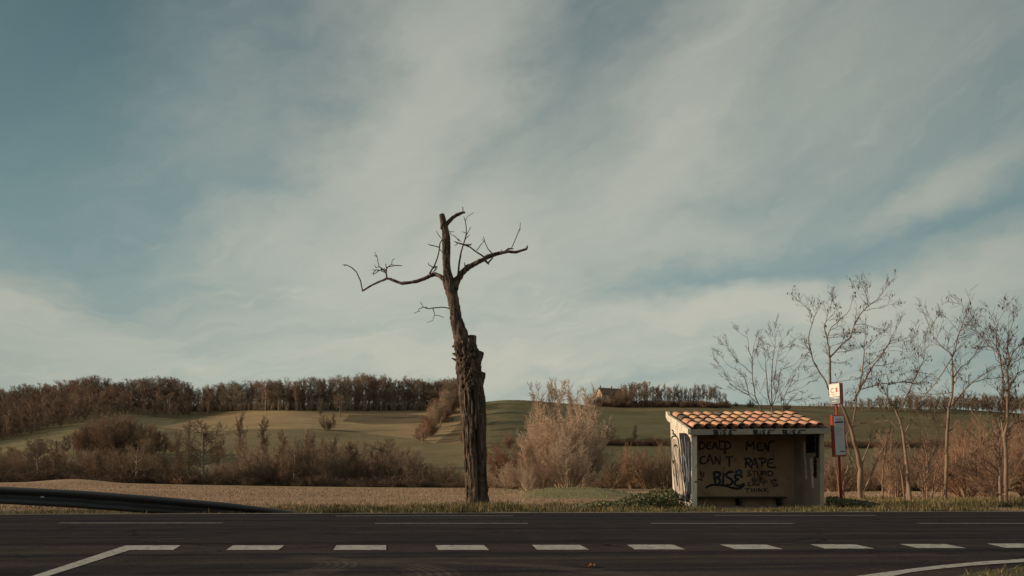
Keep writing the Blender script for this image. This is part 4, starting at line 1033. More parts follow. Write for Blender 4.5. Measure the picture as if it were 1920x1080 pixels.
    m = MB(); strokes([[(150,195),(190,200),(222,240),(190,280),(138,287)],[(160,190),(142,240),(140,290)],[(292,200),(240,205),(235,285),(292,281)],[(238,243),(282,240)],[(305,290),(322,240),(342,192),(360,240),(378,292)],[(318,256),(368,250)],
        [(398,195),(402,285)],[(385,188),(440,184),(500,190),(545,225),(535,265),(490,286),(402,288)],[(471,186),(466,260),(464,350)],[(446,322),(484,326)]], *Z, nb, bwv, n3, .050, m); m.build('graffiti', M_ink2, bw)
    for word in ([[(218,375),(175,382),(150,420),(160,462),(190,470),(228,458)],[(238,462),(258,400),(276,343),(298,410),(322,482)],[(244,428),(312,420)],[(346,472),(344,374)],[(344,374),(372,425),(402,478)],[(402,478),(406,370)],[(456,322),(464,346)],[(472,388),(572,378)],[(520,385),(521,440),(523,505)]], [[(738,304),(742,240),(745,188)],[(745,188),(768,230),(786,254)],[(786,254),(808,220),(830,184)],[(830,184),(828,230),(832,284)],[(932,205),(880,215),(868,260),(882,304),(952,296)],[(872,257),(928,250)],[(970,302),(969,200)],[(969,200),(992,262),(1015,320)]], [[(1015,320),(1020,194),(1092,184)],[(728,524),(732,460),(738,398)],[(706,412),(765,396),(803,420),(790,452),(714,468)],[(752,466),(782,500),(814,534)],[(798,514),(824,450),(850,396)],[(850,396),(866,460),(882,534)],[(812,478),(872,470)],[(932,508),(925,402)],[(886,408),(940,398),(984,412),(980,444),(930,466)],[(1088,410),(1025,412),(1004,450),(1006,500),(1040,520),(1114,516)],[(1008,462),(1082,455)]]):
        m = MB(); strokes(word, *Z, nb, bwv, n3, .054, m, .0095); m.build('graffiti', M_ink3, bw)
    m = MB(); strokes([[(818,330),(826,300),(830,284)],[(818,330),(830,385)],[(456,322),(462,300)]], *Z, nb, bwv, n3, .018, m, .015); m.build('graffiti', M_red, bw)
    m = MB(); strokes([[(328,570),(336,660),(346,738)],[(316,582),(380,572),(416,600),(390,632),(352,646)],[(352,646),(400,660),(408,700),(380,728),(345,738)],[(450,582),(446,660),(438,742)],[(566,574),(510,572),(476,612),(500,644),(548,664),(566,700),(536,738),(474,736)],
        [(692,642),(640,606),(596,620),(588,650),(640,664)],[(640,664),(592,686),(586,730),(630,752),(690,738),(712,716)],[(222,776),(262,748),(310,736),(380,738),(450,742),(520,764),(580,780),(650,782),(690,760),(716,730)]], *Z, nb, bwv, n3, .064, m, .016)
    strokes([[(560,770),(620,788),(680,772)]], *Z, nb, bwv, n3, .07, m, .022)
    m.build('graffiti', M_ink, bw)
    for word in ([[(786,554),(756,562),(758,586),(796,600),(786,622),(744,622)],[(803,566),(868,562)],[(835,566),(832,627)],[(874,562),(874,606),(898,626),(922,606),(924,560)],[(942,627),(938,560)],[(936,562),(972,564),(972,592),(940,598)],[(992,561),(990,623)],[(1014,560),(1014,624)],[(1006,562),(1052,564),(1074,590),(1056,618),(1012,624)]], [[(850,642),(816,648),(806,680),(838,696),(862,684),(857,668),(834,668)],[(882,640),(879,696)],[(906,697),(902,640)],[(900,641),(936,646),(930,668),(904,672)],[(908,671),(944,696)],[(960,640),(958,692)],[(958,692),(1002,688)]], [[(790,708),(756,714),(752,744),(792,750)],[(805,753),(828,704)],[(828,704),(852,753)],[(812,736),(846,735)],[(866,753),(864,704)],[(864,704),(896,752)],[(896,752),(898,704)],[(916,698),(913,714)],[(926,711),(988,708)],[(956,710),(953,758)]], [[(712,786),(782,780)],[(748,783),(748,836)],[(800,778),(800,830)],[(840,776),(840,828)],[(800,805),(840,803)],[(868,776),(868,829)],[(892,829),(892,776)],[(892,776),(931,827)],[(931,827),(932,773)],[(960,773),(960,827)],[(1002,773),(962,802)],[(968,800),(1016,828)]], [[(1038,674),(1080,694)],[(1078,668),(1044,702)],[(1086,660),(1116,692)],[(1116,660),(1084,694)],[(1038,714),(1130,722)],[(1068,736),(1092,755),(1122,748),(1130,722)]], [[(148,604),(162,560)],[(162,560),(170,640)],[(170,640),(196,634),(196,572)],[(118,668),(150,664),(184,682)]]):
        m = MB(); strokes(word, *Z, nb, bwv, n3, .030, m, .024); m.build('graffiti', M_ink, bw)
    m = MB(); strokes([[(580,580),(620,562),(640,545),(672,560),(676,590),(650,606),(612,604)],[(612,604),(606,570)],[(640,606),(660,622)]], *Z, nb, bwv, n3, .048, m, .031); m.build('graffiti', M_blue, bw)
    m = MB(); strokes([[(440,528),(464,532)],[(1062,372),(1086,368)],[(210,498),(224,502)],[(444,538),(460,524)],[(1070,362),(1078,380)]], *Z, nb, bwv, n3, .045, m, .034); m.build('graffiti', M_red, bw)
    # --- tags on the fascia
    for x0, mm in ((315, 1.0), (820, .93), (1190, 1.0)):
        m = MB(); g = lambda *p: [(x0+a*mm, b_) for a, b_ in p]
        strokes([g((14,44),(18,72),(22,100)), g((0,50),(48,46),(66,58),(24,74)), g((24,74),(68,80),(62,97),(8,102)), g((102,58),(98,100)), g((100,44),(102,48)), g((172,44),(132,52),(136,74),(164,84),(152,101),(118,99)), g((300,44),(214,46)), g((222,46),(206,74),(204,97),(246,95)), g((204,73),(240,70))], *Z, (0, 1), -.12, (0, -1, 0), .038, m, .003)
        m.build('graffiti', M_ink, fa)
    # --- right wall, inner face
    Z2 = (6.35, 1440, 790); nr = (1, 0); wr = W-.12
    def patch(pl, mat, lift, fac, ox, oy, nrm, off, n3_, nm):
        vs = [s_ray(x/fac+ox, y/fac+oy, nrm, off)+Vector(n3_)*lift for x, y in pl]; mm = MB(); mm.add(vs, [tuple(range(len(vs)))]); o_ = mm.build(nm, mat, rw if nrm == nr and off == wr else lw); return o_
    Mps = material('pale wall strip', (.66, .58, .50), .9, nscale=5, namp=.3)  # for two pale upright strips on the inner face
    patch([(414,232),(442,232),(456,450),(470,680),(450,700),(436,520)], Mps, .004, *Z2, nr, wr, (-1,0,0), 'pale_streak')
    patch([(498,438),(530,436),(544,640),(552,785),(526,795),(510,600)], Mps, .004, *Z2, nr, wr, (-1,0,0), 'pale_streak')
    patch([(455,165),(560,160),(562,372),(457,378)], M_ink, .005, *Z2, nr, wr, (-1,0,0), 'paint_patch')
    m = MB(); zz = []; random.seed(8)
    for k in range(17):
        y = 172+k*29; xa = 568-(k > 8)*24; zz.append([(xa+random.uniform(-4, 8), y), (xa+42+random.uniform(-6, 4), y+random.uniform(-14, 10)), (xa+6, y+26), (xa+40, y+random.uniform(16, 34))])
    strokes(zz, *Z2, nr, wr, (-1,0,0), .05, m, .008); m.build('graffiti', M_ink, rw)
    # --- left wall, outer face (local plane through the flare)
    def lp(x, y, lift=.006):
        p = s_ray(x/5.68+1240, y/5.68+770, (1, 0), 0.0); v_ = min(max(p.y, .02), Dp-.02)
        f_ = min(max(p.z/2.2, 0), 1); dw = -.02*f_-(fl-.02)*f_*(v_/Dp); return Vector((dw-lift, v_, min(p.z, zr(v_, 0)-.03)))
    def wallpoly(mb, left, right, lift):
        n_ = 26; L_ = []
        for k in range(n_+1):
            y = left[0][1]+(left[-1][1]-left[0][1])*k/n_
            xl = np.interp(y, [a[1] for a in left], [a[0] for a in left])+random.uniform(-2.5, 2.5); xr = np.interp(y, [a[1] for a in right], [a[0] for a in right])+random.uniform(-2.5, 2.5)
            nn = 4
            for q in range(nn+1): L_.append(lp(xl+(xr-xl)*q/nn, y, lift))
        mb.add(L_, [(k*5+q, (k+1)*5+q, (k+1)*5+q+1, k*5+q+1) for k in range(n_) for q in range(4)])
    m = MB(); random.seed(6); wallpoly(m, [(212,238),(218,300),(226,450),(240,700),(262,900),(268,975)], [(285,238),(318,300),(325,500),(322,700),(318,900),(300,975)], .006); m.build('paint_patch', M_ink, lw)
    def lines(data, mat, wd, lift):
        m = MB(); i_ = 0
        for pl in data:
            i_ += 1; pts = [lp(x, y, lift+.0004*(i_ % 9)) for x, y in pl]; ribbon(m, pts, wd, (-1, 0, 0), .0)
        m.build('graffiti', mat, lw)
    m = MB(); wallpoly(m, [(142,300),(140,420),(152,640),(168,930)], [(206,300),(212,420),(232,700),(250,930)], .004); m.build('paint_patch', material('thin grey paint', (.40, .34, .28), .85, nscale=5, namp=.3, dirt=(.16, .13, .12), dscale=7, dlo=.48, dhi=.62, stretch=(1, 1, .25)), lw)
    M_sil = material('silver spray paint', (.20, .23, .26), .55, nscale=6, namp=.4)
    lines([[(236,300),(250,420),(248,560),(262,700)],[(262,270),(276,400),(272,560),(284,700),(280,860)],[(300,330),(296,470),(306,600),(298,760)],[(246,440),(268,520),(290,640),(284,720)],[(228,330),(240,500)],[(270,760),(276,900),(292,950)]], M_sil, .035, .012)
    lines([[(146,205),(162,222),(150,250),(170,245),(184,268)],[(138,300),(150,272),(176,268),(200,290),(208,340)],[(136,300),(134,420),(142,600),(150,760),(158,900)],[(206,330),(214,460),(222,640),(236,820),(244,930)],[(160,470),(168,620),(176,760),(186,820),(178,690),(172,520)],[(186,560),(196,700),(206,860)],[(142,540),(158,530),(146,570)],[(170,985),(184,1004),(206,1000),(214,980),(236,992),(250,1012)],[(168,955),(204,944),(244,952)],[(176,925),(182,970)],[(214,930),(224,975)],[(150,640),(156,700)],[(160,380),(182,360),(196,390)]], M_ink, .045, .009)
    lines([[(330,330),(338,400),(330,470),(340,560),(334,640)],[(330,700),(340,780),(332,860),(342,930)],[(326,985),(342,1000),(336,1020)],[(330,265),(344,290)]], M_ink, .03, .009)
    m = MB()
    strokes([[(356,748),(366,762),(376,768)],[(352,764),(378,752)]], 5.68, 1240, 770, (0, 1), 0, (0, -1, 0), .02, m, .003); m.build('graffiti', M_ink, lw)
shelter()

# ------------------------------------------------------------------ bus stop post
def bus_stop():
    D = 22.5; b0 = P(1578.5, 952, D); b0.z = 0
    root = empty('bus_stop_sign', tuple(b0), 'leaning red bus stop post with a white flag box above a framed timetable', 'bus stop sign')
    mr = material('red enamel', (.34, .040, .020), .45, nscale=5, namp=.12, spec=.4); mw = material('white panel', (.78, .75, .68), .5, spec=.3)
    mg = material('grey green band', (.20, .24, .25), .5); ml = material('pale lettering', (.62, .66, .66), .5); mc = material('grey lettering', (.40, .38, .34), .6); mrr = material('red block', (.55, .08, .06), .5)
    msh_ = material('timetable sheet', (.52, .50, .54), .35, nscale=5, namp=.08); mn_ = material('navy print', (.02, .025, .07), .5); mgr = material('grey print', (.30, .30, .34), .6)
    tip = P(1566.5, 724, D)-b0
    m = MB(); m.cyl((0,0,-.05), tip, .034, n=14); m.build('pole', mr, root, smooth=True)
    def frame_at(py): f_ = (953-py)/(953-724); return tip*f_
    up_ = tip.normalized()
    def boxset(pyc, yaw, wd, dp, ht, off):
        c = frame_at(pyc)+Vector(off); M = Matrix.Rotation(math.atan2(up_.x, up_.z), 4, 'Y') @ Matrix.Rotation(R(yaw), 4, 'Z'); M.translation = c; return M
    def boxm(M, x0,x1,y0,y1,z0,z1,nm,mat,par,bev=0):
        m = MB(); m.box(x0,x1,y0,y1,z0,z1); o = m.build(nm, mat, par, bevel=bev); o.matrix_local = M; return o
    # timetable case: front faces the road, left side catches the sun
    w_, d_, h_ = .345, .15, 1.165
    M = boxset(818, -1, w_, d_, h_, (-.035, -.10, 0))
    case = boxm(M, -w_/2, w_/2, -d_/2, d_/2, -h_/2, h_/2, 'timetable_case', mr, root, .006)
    I = Matrix.Identity(4); y = -d_/2
    boxm(I, -w_/2+.045, w_/2-.03, y-.008, y-.001, -h_/2+.045, h_/2-.03, 'timetable_sheet', msh_, case)
    boxm(I, -.12, .12, y-.011, y-.0085, .355, .395, 'printed_bar', mn_, case)
    for zz, ww, x_ in ((.45, .18, 0), (.475, .14, -.01), (.425, .20, 0), (.30, .18, 0), (.235, .16, 0), (.17, .19, 0), (.12, .13, -.02), (.06, .17, 0), (.0, .15, 0), (-.33, .12, .02)):
        boxm(I, x_-ww/2, x_+ww/2, y-.010, y-.0085, zz-.006, zz+.006, 'printed_line', mgr, case)
    for x_, ww in ((.0, .022), (.03, .03), (.066, .026), (.098, .026)):
        boxm(I, x_-ww/2, x_+ww/2, y-.011, y-.0085, -.455-.012*(x_ > .05), -.425, 'printed_logo', mn_, case)
    # flag box: front turned to the left, red flank towards the road
    w_, d_, h_ = .33, .17, .585
    M = boxset(739, -54, w_, d_, h_, (-.0, -.02, 0))
    box_ = boxm(M, -w_/2, w_/2, -d_/2, d_/2, -h_/2, h_/2, 'flag_box', mr, root, .008); y = -d_/2
    boxm(I, -w_/2+.012, w_/2-.004, y-.006, y-.001, -.075, h_/2-.012, 'white_panel', mw, box_)
    boxm(I, -w_/2+.012, w_/2-.004, y-.006, y-.001, -h_/2+.012, -.079, 'grey_band', mg, box_)
    for zz, x0, x1 in ((-.105, -.10, .12), (-.125, -.02, .14), (-.205, -.07, .06)): boxm(I, x0, x1, y-.009, y-.0065, zz-.011, zz+.011, 'lettering', ml, box_)
    m = MB(); 
    pts = [(.055*math.cos(R(a))-.045, y-.0, .055*math.sin(R(a))*1.15+.10) for a in range(45, 316, 15)]; ribbon(m, pts, .022, (0, -1, 0), .009); m.build('letter_c', mc, box_)
    for k in range(3): boxm(I, .045, .10, y-.010, y-.0065, .045+k*.043, .082+k*.043, 'red_block', mrr, box_)
    boxm(I, -.10, .08, y-.010, y-.0065, -.012, -.004, 'lettering', mc, box_); boxm(I, -.09, .05, y-.010, y-.0065, -.034, -.027, 'lettering', mc, box_)
    for py in (792, 846, 750): 
        p = frame_at(py); m = MB(); m.box(p.x-.05, p.x+.05, p.y-.045, p.y+.045, p.z-.018, p.z+.018); m.build('clamp', mr, root)
bus_stop()

# ------------------------------------------------------------------ guard rail
def guardrail():
    root = empty('guard_rail', (-11.3, 17.6, 0), 'dark steel guard rail sloping down into the verge on the left', 'guard rail')
    mm_ = material('weathered rail steel', (.036, .036, .040), .60, nscale=3, namp=.3, spec=.5, metal=.25, dirt=(.020, .017, .016), dscale=1.5, stretch=(.25, 1, 2), dlo=.5, dhi=.7, bump=.15, bscale=12)
    prof_ = [(-.005,-.5),(-.070,-.46),(-.105,-.37),(-.095,-.25),(-.04,-.14),(.005,-.07),(.010,0),(.005,.07),(-.04,.14),(-.095,.25),(-.105,.37),(-.070,.46),(-.005,.5)]
    keys = [(-260,912,0.375),(-120,911,0.375),(0,912,.375),(140,919,.385),(281,929.5,.385),(422,942,.36),(478,949,.34),(540,957.5,.33),(600,965,.32),(680,975,.3)]
    pts = []
    for px in np.arange(-260, 681, 10.0):
        top = np.interp(px, [k[0] for k in keys], [k[1] for k in keys]); hh = np.interp(px, [k[0] for k in keys], [k[2] for k in keys])
        a = (px-CX)/F; Dd = (17.62+.086*0+.55)/(1-.086*a)
        if px < -120: top = 911-(-120-px)*.02
        pts.append((a*Dd, Dd, H+(YH-top)/F*Dd-hh/2, hh))
    for _ in range(3):
        pts = [pts[0]]+[(q[0], q[1], (p[2]+q[2]+r[2])/3, (p[3]+q[3]+r[3])/3) for p, q, r in zip(pts, pts[1:], pts[2:])]+[pts[-1]]
    n = len(prof_); V = []; Fq = []
    for (x, y, z, hh) in pts:
        for side in (0, .006):
            for (o, v) in prof_: V.append((x+11.3, y-17.6+o+side, z+v*hh))
    for i in range(len(pts)-1):
        for j in range(n-1):
            b_ = i*2*n; c_ = (i+1)*2*n
            Fq.append((b_+j, b_+j+1, c_+j+1, c_+j)); Fq.append((b_+n+j+1, b_+n+j, c_+n+j, c_+n+j+1))
        for j, s in ((0, 1), (n-1, -1)):
            q = (b_+j, c_+j, c_+n+j, b_+n+j); Fq.append(q if s > 0 else q[::-1])
    me = bpy.data.meshes.new('beam'); me.from_pydata(V, [], Fq); me.polygons.foreach_set('use_smooth', [True]*len(me.polygons)); me.materials.append(mm_)
    link(bpy.data.objects.new('beam', me), root)
    for x, zt_ in ((-14.0, .56), (-12.35, .56)):
        y = 17.62+.55+.086*x; m = MB(); m.box(x+11.3-.05, x+11.3+.05, y-17.6+.03, y-17.6+.13, -.3, zt_); m.build('post', mm_, root)
    mrf = material('pale sticker', (.5, .5, .45), .5)
    p = [q for q in pts if abs(CX+F*q[0]/q[1]-82) < 6][0]
    m = MB(); m.box(p[0]+11.3-.035, p[0]+11.3+.035, p[1]-17.6-.012, p[1]-17.6-.004, p[2]-.005, p[2]+.025); m.build('reflector', mrf, root)
guardrail()

# ------------------------------------------------------------------ roadside trees on the right and behind the shelter
M_rt = material('young bark', (.23, .16, .115), .9, nscale=3, namp=.28, bump=.5, bscale=14, stretch=(1, 1, .3))
M_rt2 = material('grey bark', (.15, .115, .092), .9, nscale=3, namp=.25)
M_pod = material('seed pods', (.075, .040, .030), .8, nscale=5, namp=.3)
def pods_mesh(segs, n, size, seed, lev=1):
    random.seed(seed); ends = [s for s in segs if s[4] >= lev]; V = []; Q = []
    for i in range(n):
        s = random.choice(ends); p = s[1]+rvec()*.05; a = rvec()*size*random.uniform(.3, .7); b_ = Vector((random.gauss(0, .3), random.gauss(0, .3), -1)).normalized()*size*random.uniform(.8, 1.8)
        k = len(V); V += [p-a*.5, p+a*.5, p+a*.4+b_, p-a*.3+b_*.9]; Q.append((k, k+1, k+2, k+3))
    return np_mesh('seed_pods', np.array([tuple(v) for v in V]), np.array(Q))
def roadside(name, label, T_, D, base, dens, L0, mat, seed, pods=0, up=.25, maxr=.05, C=None, mind=.0045):
    bp = P(base[0], base[1], D); bp.z = gz(bp.x, bp.y)
    root = empty(name, tuple(bp), label, 'tree')
    C = C or dict(n=[5,4,3], nc=[6,4], f0=[.12,.1], ang=[42,44], lr=[.5,.5], rr=[.55,.6], sh=[.4,.3], wig=[.05,.07,.08], up=[.04,.05,.04], tp=[.35,.4,.3])
    m = MB()
    big = [l for l in T_.limbs if l[0][1] > .035]; small = [l for l in T_.limbs if l[0][1] <= .035]
    for i, l in enumerate(big):
        if l[0][0].z < bp.z+.4:     # carry the stem into the ground
            l.insert(0, (Vector((l[0][0].x, l[0][0].y, bp.z-.15)), l[0][1]*1.12))
        limb_tube(m, [(p-bp, r) for p, r in l], 9, .10, 8, i)
    m.build('trunk', mat, root, smooth=True)
    for i, l in enumerate(small):
        m = MB(); limb_tube(m, [(p-bp, r) for p, r in l], 6, .08, 8, i); m.build('branch', mat, root, smooth=True)
    lim = [[(p-bp, r) for p, r in l] for l in T_.limbs]
    sg = twigs_on(lim, C, dens, L0, .012, maxr=maxr, seed=seed, upness=up)
    sg = [(a, b_, max(r0, mind), max(r1, mind*.7), lv) for a, b_, r0, r1, lv in sg]
    me = segs_mesh(sg, 'twigs', 3, 2); me.materials.append(M_tw); link(bpy.data.objects.new('twigs', me), root)
    if pods:
        me = pods_mesh(sg, pods, .075, seed); me.materials.append(M_pod); tag(link(bpy.data.objects.new('seed_pods', me), root), kind='stuff')
    return root
ZA, ZB, ZC, ZD, ZE = (4.908, 1480, 530), (4.908, 1680, 560), (4.91, 1540, 740), (4.91, 1720, 740), (5.685, 1340, 600)
# A: tall twin-crowned tree right behind the stop post
M_tw = material('thin twigs', (.11, .075, .055), .9)
T_ = Traced(33, *ZC, 3, .12)
T_.limb([(362,965,44),(356,900,42),(352,840,42),(356,760,42),(362,690,44),(345,600,38),(325,500,34),(296,400,32),(272,300,30),(240,215,26),(212,145,22),(190,100,20),(170,20,20)])
T_.view(*ZA); T_.limb([(372,1040,24),(378,960,22),(376,880,21),(374,800,20),(373,740,19),(372,690,18)])
T_.limb([(372,690,15),(366,640,13),(372,600,12),(352,560,11),(350,500,10),(330,450,9),(320,400,8),(340,350,6),(350,300,5),(370,240,4),(385,195,3)])
T_.limb([(380,680,16),(420,640,14),(450,605,13),(510,545,12),(570,500,11),(578,450,10),(595,395,10),(625,345,9),(645,300,9),(690,250,8),(745,200,7),(780,175,6),(815,150,5),(850,105,4),(880,62,3)])
T_.limb([(360,985,13),(340,920,13),(315,875,12),(270,815,12),(250,770,11),(215,715,10),(205,660,10),(195,615,10),(180,560,9),(178,500,9),(190,440,8),(210,380,7),(228,320,6),(248,280,5),(268,235,3)])
T_.limb([(228,318,4),(200,280,3),(170,240,3),(120,190,2)]); T_.limb([(250,770,5),(215,765,4),(172,775,3)]); T_.limb([(195,620,6),(180,612,4)])
T_.limb([(355,480,8),(385,410,7),(440,370,7),(480,325,6),(530,285,5),(555,250,4),(572,180,3)]); T_.limb([(352,485,5),(420,480,5),(480,465,4),(560,462,3)]); T_.limb([(350,505,5),(430,505,4),(480,495,3)])
T_.limb([(372,600,6),(395,580,5),(430,570,3)]); T_.limb([(605,388,6),(650,380,5),(700,385,4),(750,400,3)]); T_.limb([(690,260,5),(760,240,4),(840,230,3),(930,200,2)]); T_.limb([(745,195,5),(715,150,4),(700,80,2)]); T_.limb([(700,190,4),(660,140,3),(610,60,2)]); T_.limb([(440,640,6),(500,635,5),(580,620,4),(650,600,3)])
T_.limb([(385,720,5),(400,730,4),(440,740,3)]); T_.limb([(385,920,7),(440,915,6),(510,900,5),(570,895,3)]); T_.limb([(455,300,4),(470,330,4),(440,250,3),(410,200,3)]); T_.limb([(365,350,4),(400,335,4),(440,335,3)])
roadside('roadside_tree', 'tall forked bare tree rising directly behind the red bus stop post', T_, 33, (1613, 936), 2.3, .7, M_rt, 5, 240, maxr=.045)
# B: slanting tree whose stems fan to the right
T_ = Traced(34.5, *ZC, 8, .12)
T_.limb([(388,960,26),(385,900,24),(430,810,20),(480,680,17),(530,560,15),(590,460,13),(625,380,8)])
T_.limb([(374,950,26),(372,800,26),(370,640,24),(402,560,12),(432,480,11),(445,440,6)])
T_.limb([(340,760,18),(335,700,16),(300,620,13),(262,540,12),(240,460,11),(230,380,9),(260,330,9),(285,290,13),(300,210,13),(312,140,12),(325,40,11)])
T_.limb([(285,300,9),(350,272,7),(440,258,6),(540,245,6),(630,238,7),(670,280,6),(700,315,6),(740,360,6)])
T_.view(*ZA); T_.limb([(600,1075,14),(625,1020,16),(640,985,15),(650,930,14),(660,870,13),(670,830,13),(678,760,11),(683,700,10),(690,640,8),(686,590,7),(695,530,5),(700,470,4)])
T_.limb([(635,1005,15),(665,950,14),(700,890,14),(725,840,13),(755,785,12),(790,740,11),(820,705,10),(860,650,9),(890,605,8),(915,560,7),(935,510,6),(960,465,5),(985,420,4),(1015,370,3)])
T_.limb([(685,800,8),(710,770,7),(760,735,6),(810,690,6),(860,640,6),(905,585,4)]); T_.limb([(695,620,6),(730,590,5),(765,550,5),(830,480,4),(885,440,3)])
T_.limb([(645,985,10),(700,970,9),(760,955,9),(860,925,8),(930,935,8),(1000,918,7),(1060,910,6),(1120,920,6),(1180,932,6)]); T_.limb([(780,765,7),(850,765,6),(930,745,4),(1050,700,2)]); T_.limb([(700,650,5),(760,655,4),(800,640,3)])
T_.limb([(895,630,4),(960,625,3),(1010,630,2)]); T_.limb([(920,560,4),(1000,545,3),(1080,510,2)]); T_.limb([(705,885,6),(740,880,5),(800,855,3)]); T_.limb([(650,600,5),(640,590,4),(600,600,3)])
roadside('roadside_tree', 'slanting many-stemmed bare tree fanning right beside the forked one', T_, 34.5, (1617, 935), 2.3, .8, M_rt, 6, 300, maxr=.045)
# thin stems left of the post
T_ = Traced(31, *ZC, 2, .05); T_.limb([(205,950,18),(205,880,17),(208,810,17),(225,750,15),(240,690,12),(252,610,9),(266,560,5)]); T_.limb([(225,750,9),(215,700,7),(205,600,4)])
T_.limb([(168,950,12),(160,860,12),(150,750,11),(130,660,10),(118,590,8),(105,500,7),(60,490,5),(0,495,4)])
roadside('roadside_sapling', 'thin forked pale saplings right behind the base of the bus stop post', T_, 31, (1580, 936), 3.0, .5, M_rt, 16, 0, maxr=.05)
T_ = Traced(33, *ZC, 4, .05); T_.limb([(566,958,15),(565,880,14),(560,800,13),(568,720,12),(570,650,11),(580,570,10),(592,488,8)]); T_.limb([(570,640,4),(590,560,3)])
roadside('roadside_sapling', 'single straight pale sapling between the forked trees', T_, 33, (1655, 937), 2.5, .5, M_rt, 17, 0, maxr=.05)
T_ = Traced(32, *ZC, 5, .05); T_.limb([(762,955,16),(758,880,15),(745,780,13),(728,690,12),(715,610,11),(690,592,9),(660,570,8),(640,545,6),(610,528,3)]); T_.limb([(720,620,7),(722,560,6),(740,465,4)]); T_.limb([(730,730,6),(700,700,4),(670,670,2)])
roadside('roadside_sapling', 'crooked sapling with a bent side arm left of the dark leaning trunk', T_, 32, (1695, 937), 2.5, .6, M_rt, 18, 0, maxr=.05)
# C: dark leaning trunk
T_ = Traced(30.5, *ZC, 9, .12)
T_.limb([(818,975,38),(810,900,36),(800,820,33),(795,730,30),(788,650,28),(775,560,25),(765,480,24),(757,400,22),(748,340,22),(735,290,21),(722,230,19),(700,185,17),(685,150,15),(660,100,12),(640,65,12),(610,25,11),(590,-10,10)])
T_.limb([(795,980,20),(790,900,18),(792,800,16)]); T_.limb([(700,170,12),(735,110,11),(770,65,9),(800,-5,9)]); T_.limb([(765,370,12),(800,290,10),(830,255,9),(852,215,5)])
T_.limb([(770,500,9),(800,460,9),(830,540,8),(860,590,8)])
T_.view(*ZB); T_.limb([(15,1050,10),(50,980,10),(90,910,10),(120,850,10),(150,780,9),(185,715,9),(210,660,8),(230,610,7),(255,570,6),(270,500,4),(262,400,2)]); T_.limb([(215,640,4),(205,540,3),(210,470,3),(200,370,2)]); T_.limb([(150,775,5),(115,740,4),(85,705,3)]); T_.limb([(150,778,6),(80,772,5),(0,772,5)]); T_.limb([(150,785,5),(180,785,4),(196,780,3)]); T_.limb([(210,590,4),(160,560,3),(110,500,2)])
T_.view(*ZA); T_.limb([(912,1075,10),(905,1030,9),(905,960,8),(910,900,6),(895,840,5),(880,780,3)]); T_.limb([(905,1040,8),(870,1020,6),(840,1000,5),(820,975,4)])
roadside('roadside_tree', 'dark leaning trunk forking low, with seed pods on thin top twigs', T_, 30.5, (1706, 939), 2.3, .75, M_rt, 7, 260, maxr=.045)
# bushy clump
T_ = Traced(30, *ZD, 12, .08)
T_.limb([(66,1005,20),(68,930,19),(72,860,17),(90,760,14),(97,680,12),(92,600,10),(75,500,9),(60,440,8),(48,380,6),(40,325,4)]); T_.limb([(58,1000,12),(52,880,11),(20,840,9),(0,790,8)]); T_.limb([(62,900,9),(35,760,8),(10,680,7),(-10,650,5)])
T_.limb([(138,985,13),(142,900,12),(147,830,11),(165,740,10),(185,660,9),(215,580,6),(225,540,4)]); T_.limb([(190,640,8),(165,590,9),(130,550,8),(100,530,5)]); T_.limb([(178,720,8),(210,790,8),(240,830,6)]); T_.limb([(97,640,8),(125,590,7),(160,470,5),(180,330,3)]); T_.limb([(90,760,8),(70,720,7),(55,620,5),(30,560,3)]); T_.limb([(175,690,5),(150,640,4),(160,600,3)])
roadside('roadside_tree', 'low twiggy many-stemmed clump left of the single straight trunk', T_, 30, (1733, 941), 4.0, .95, M_rt, 8, 0, maxr=.05)
# D: single straight trunk
T_ = Traced(30, *ZD, 14, .13)
T_.limb([(254,985,38),(258,900,34),(262,800,33),(266,700,31),(268,600,29),(270,500,28),(274,400,27),(280,300,26),(284,220,25),(288,150,24),(292,120,24)])
T_.limb([(290,130,18),(320,90,16),(350,60,15),(400,10,13)]); T_.limb([(262,300,9),(200,270,7),(150,240,5),(100,210,3)]); T_.limb([(285,340,12),(330,310,10),(355,260,9),(400,210,4)]); T_.limb([(285,740,7),(310,720,6),(335,700,3)]); T_.limb([(280,660,5),(380,630,4),(460,590,3)])
T_.view(*ZB); T_.limb([(488,1010,22),(495,965,20),(515,900,18),(520,840,18),(522,780,17),(522,720,16),(520,650,15),(517,600,14),(515,540,12)]); T_.limb([(505,985,13),(540,945,13),(580,900,12),(615,860,12),(650,820,11),(690,780,10),(720,765,9),(770,755,8),(810,740,7),(865,735,5)])
T_.limb([(655,815,8),(700,770,8),(740,740,8),(790,710,7),(830,680,7),(880,650,6),(935,620,4)]); T_.limb([(520,535,11),(545,480,10),(552,430,9),(562,380,9),(580,320,8),(590,295,7),(610,240,6),(625,190,5),(650,130,4),(640,95,3),(620,65,2)])
T_.limb([(515,525,11),(490,495,10),(460,470,9),(430,450,8),(400,420,8),(365,375,7),(340,340,6),(320,300,5),(300,240,5),(290,200,4),(262,150,3)]); T_.limb([(512,550,10),(480,595,9),(450,645,8),(425,690,8),(400,720,8),(370,770,8),(330,820,7),(290,860,7),(240,915,6),(190,960,4)])
T_.limb([(530,725,10),(555,690,9),(590,640,8),(620,615,8),(650,600,7),(680,570,5),(712,538,3)]); T_.limb([(525,590,7),(540,625,7),(555,660,7)]); T_.limb([(590,300,5),(640,250,4),(690,195,2)]); T_.limb([(575,340,4),(640,320,4),(670,290,2)]); T_.limb([(345,330,4),(345,260,3),(360,200,2)]); T_.limb([(470,470,5),(475,430,4)]); T_.limb([(480,460,4),(520,440,4),(545,400,3)])
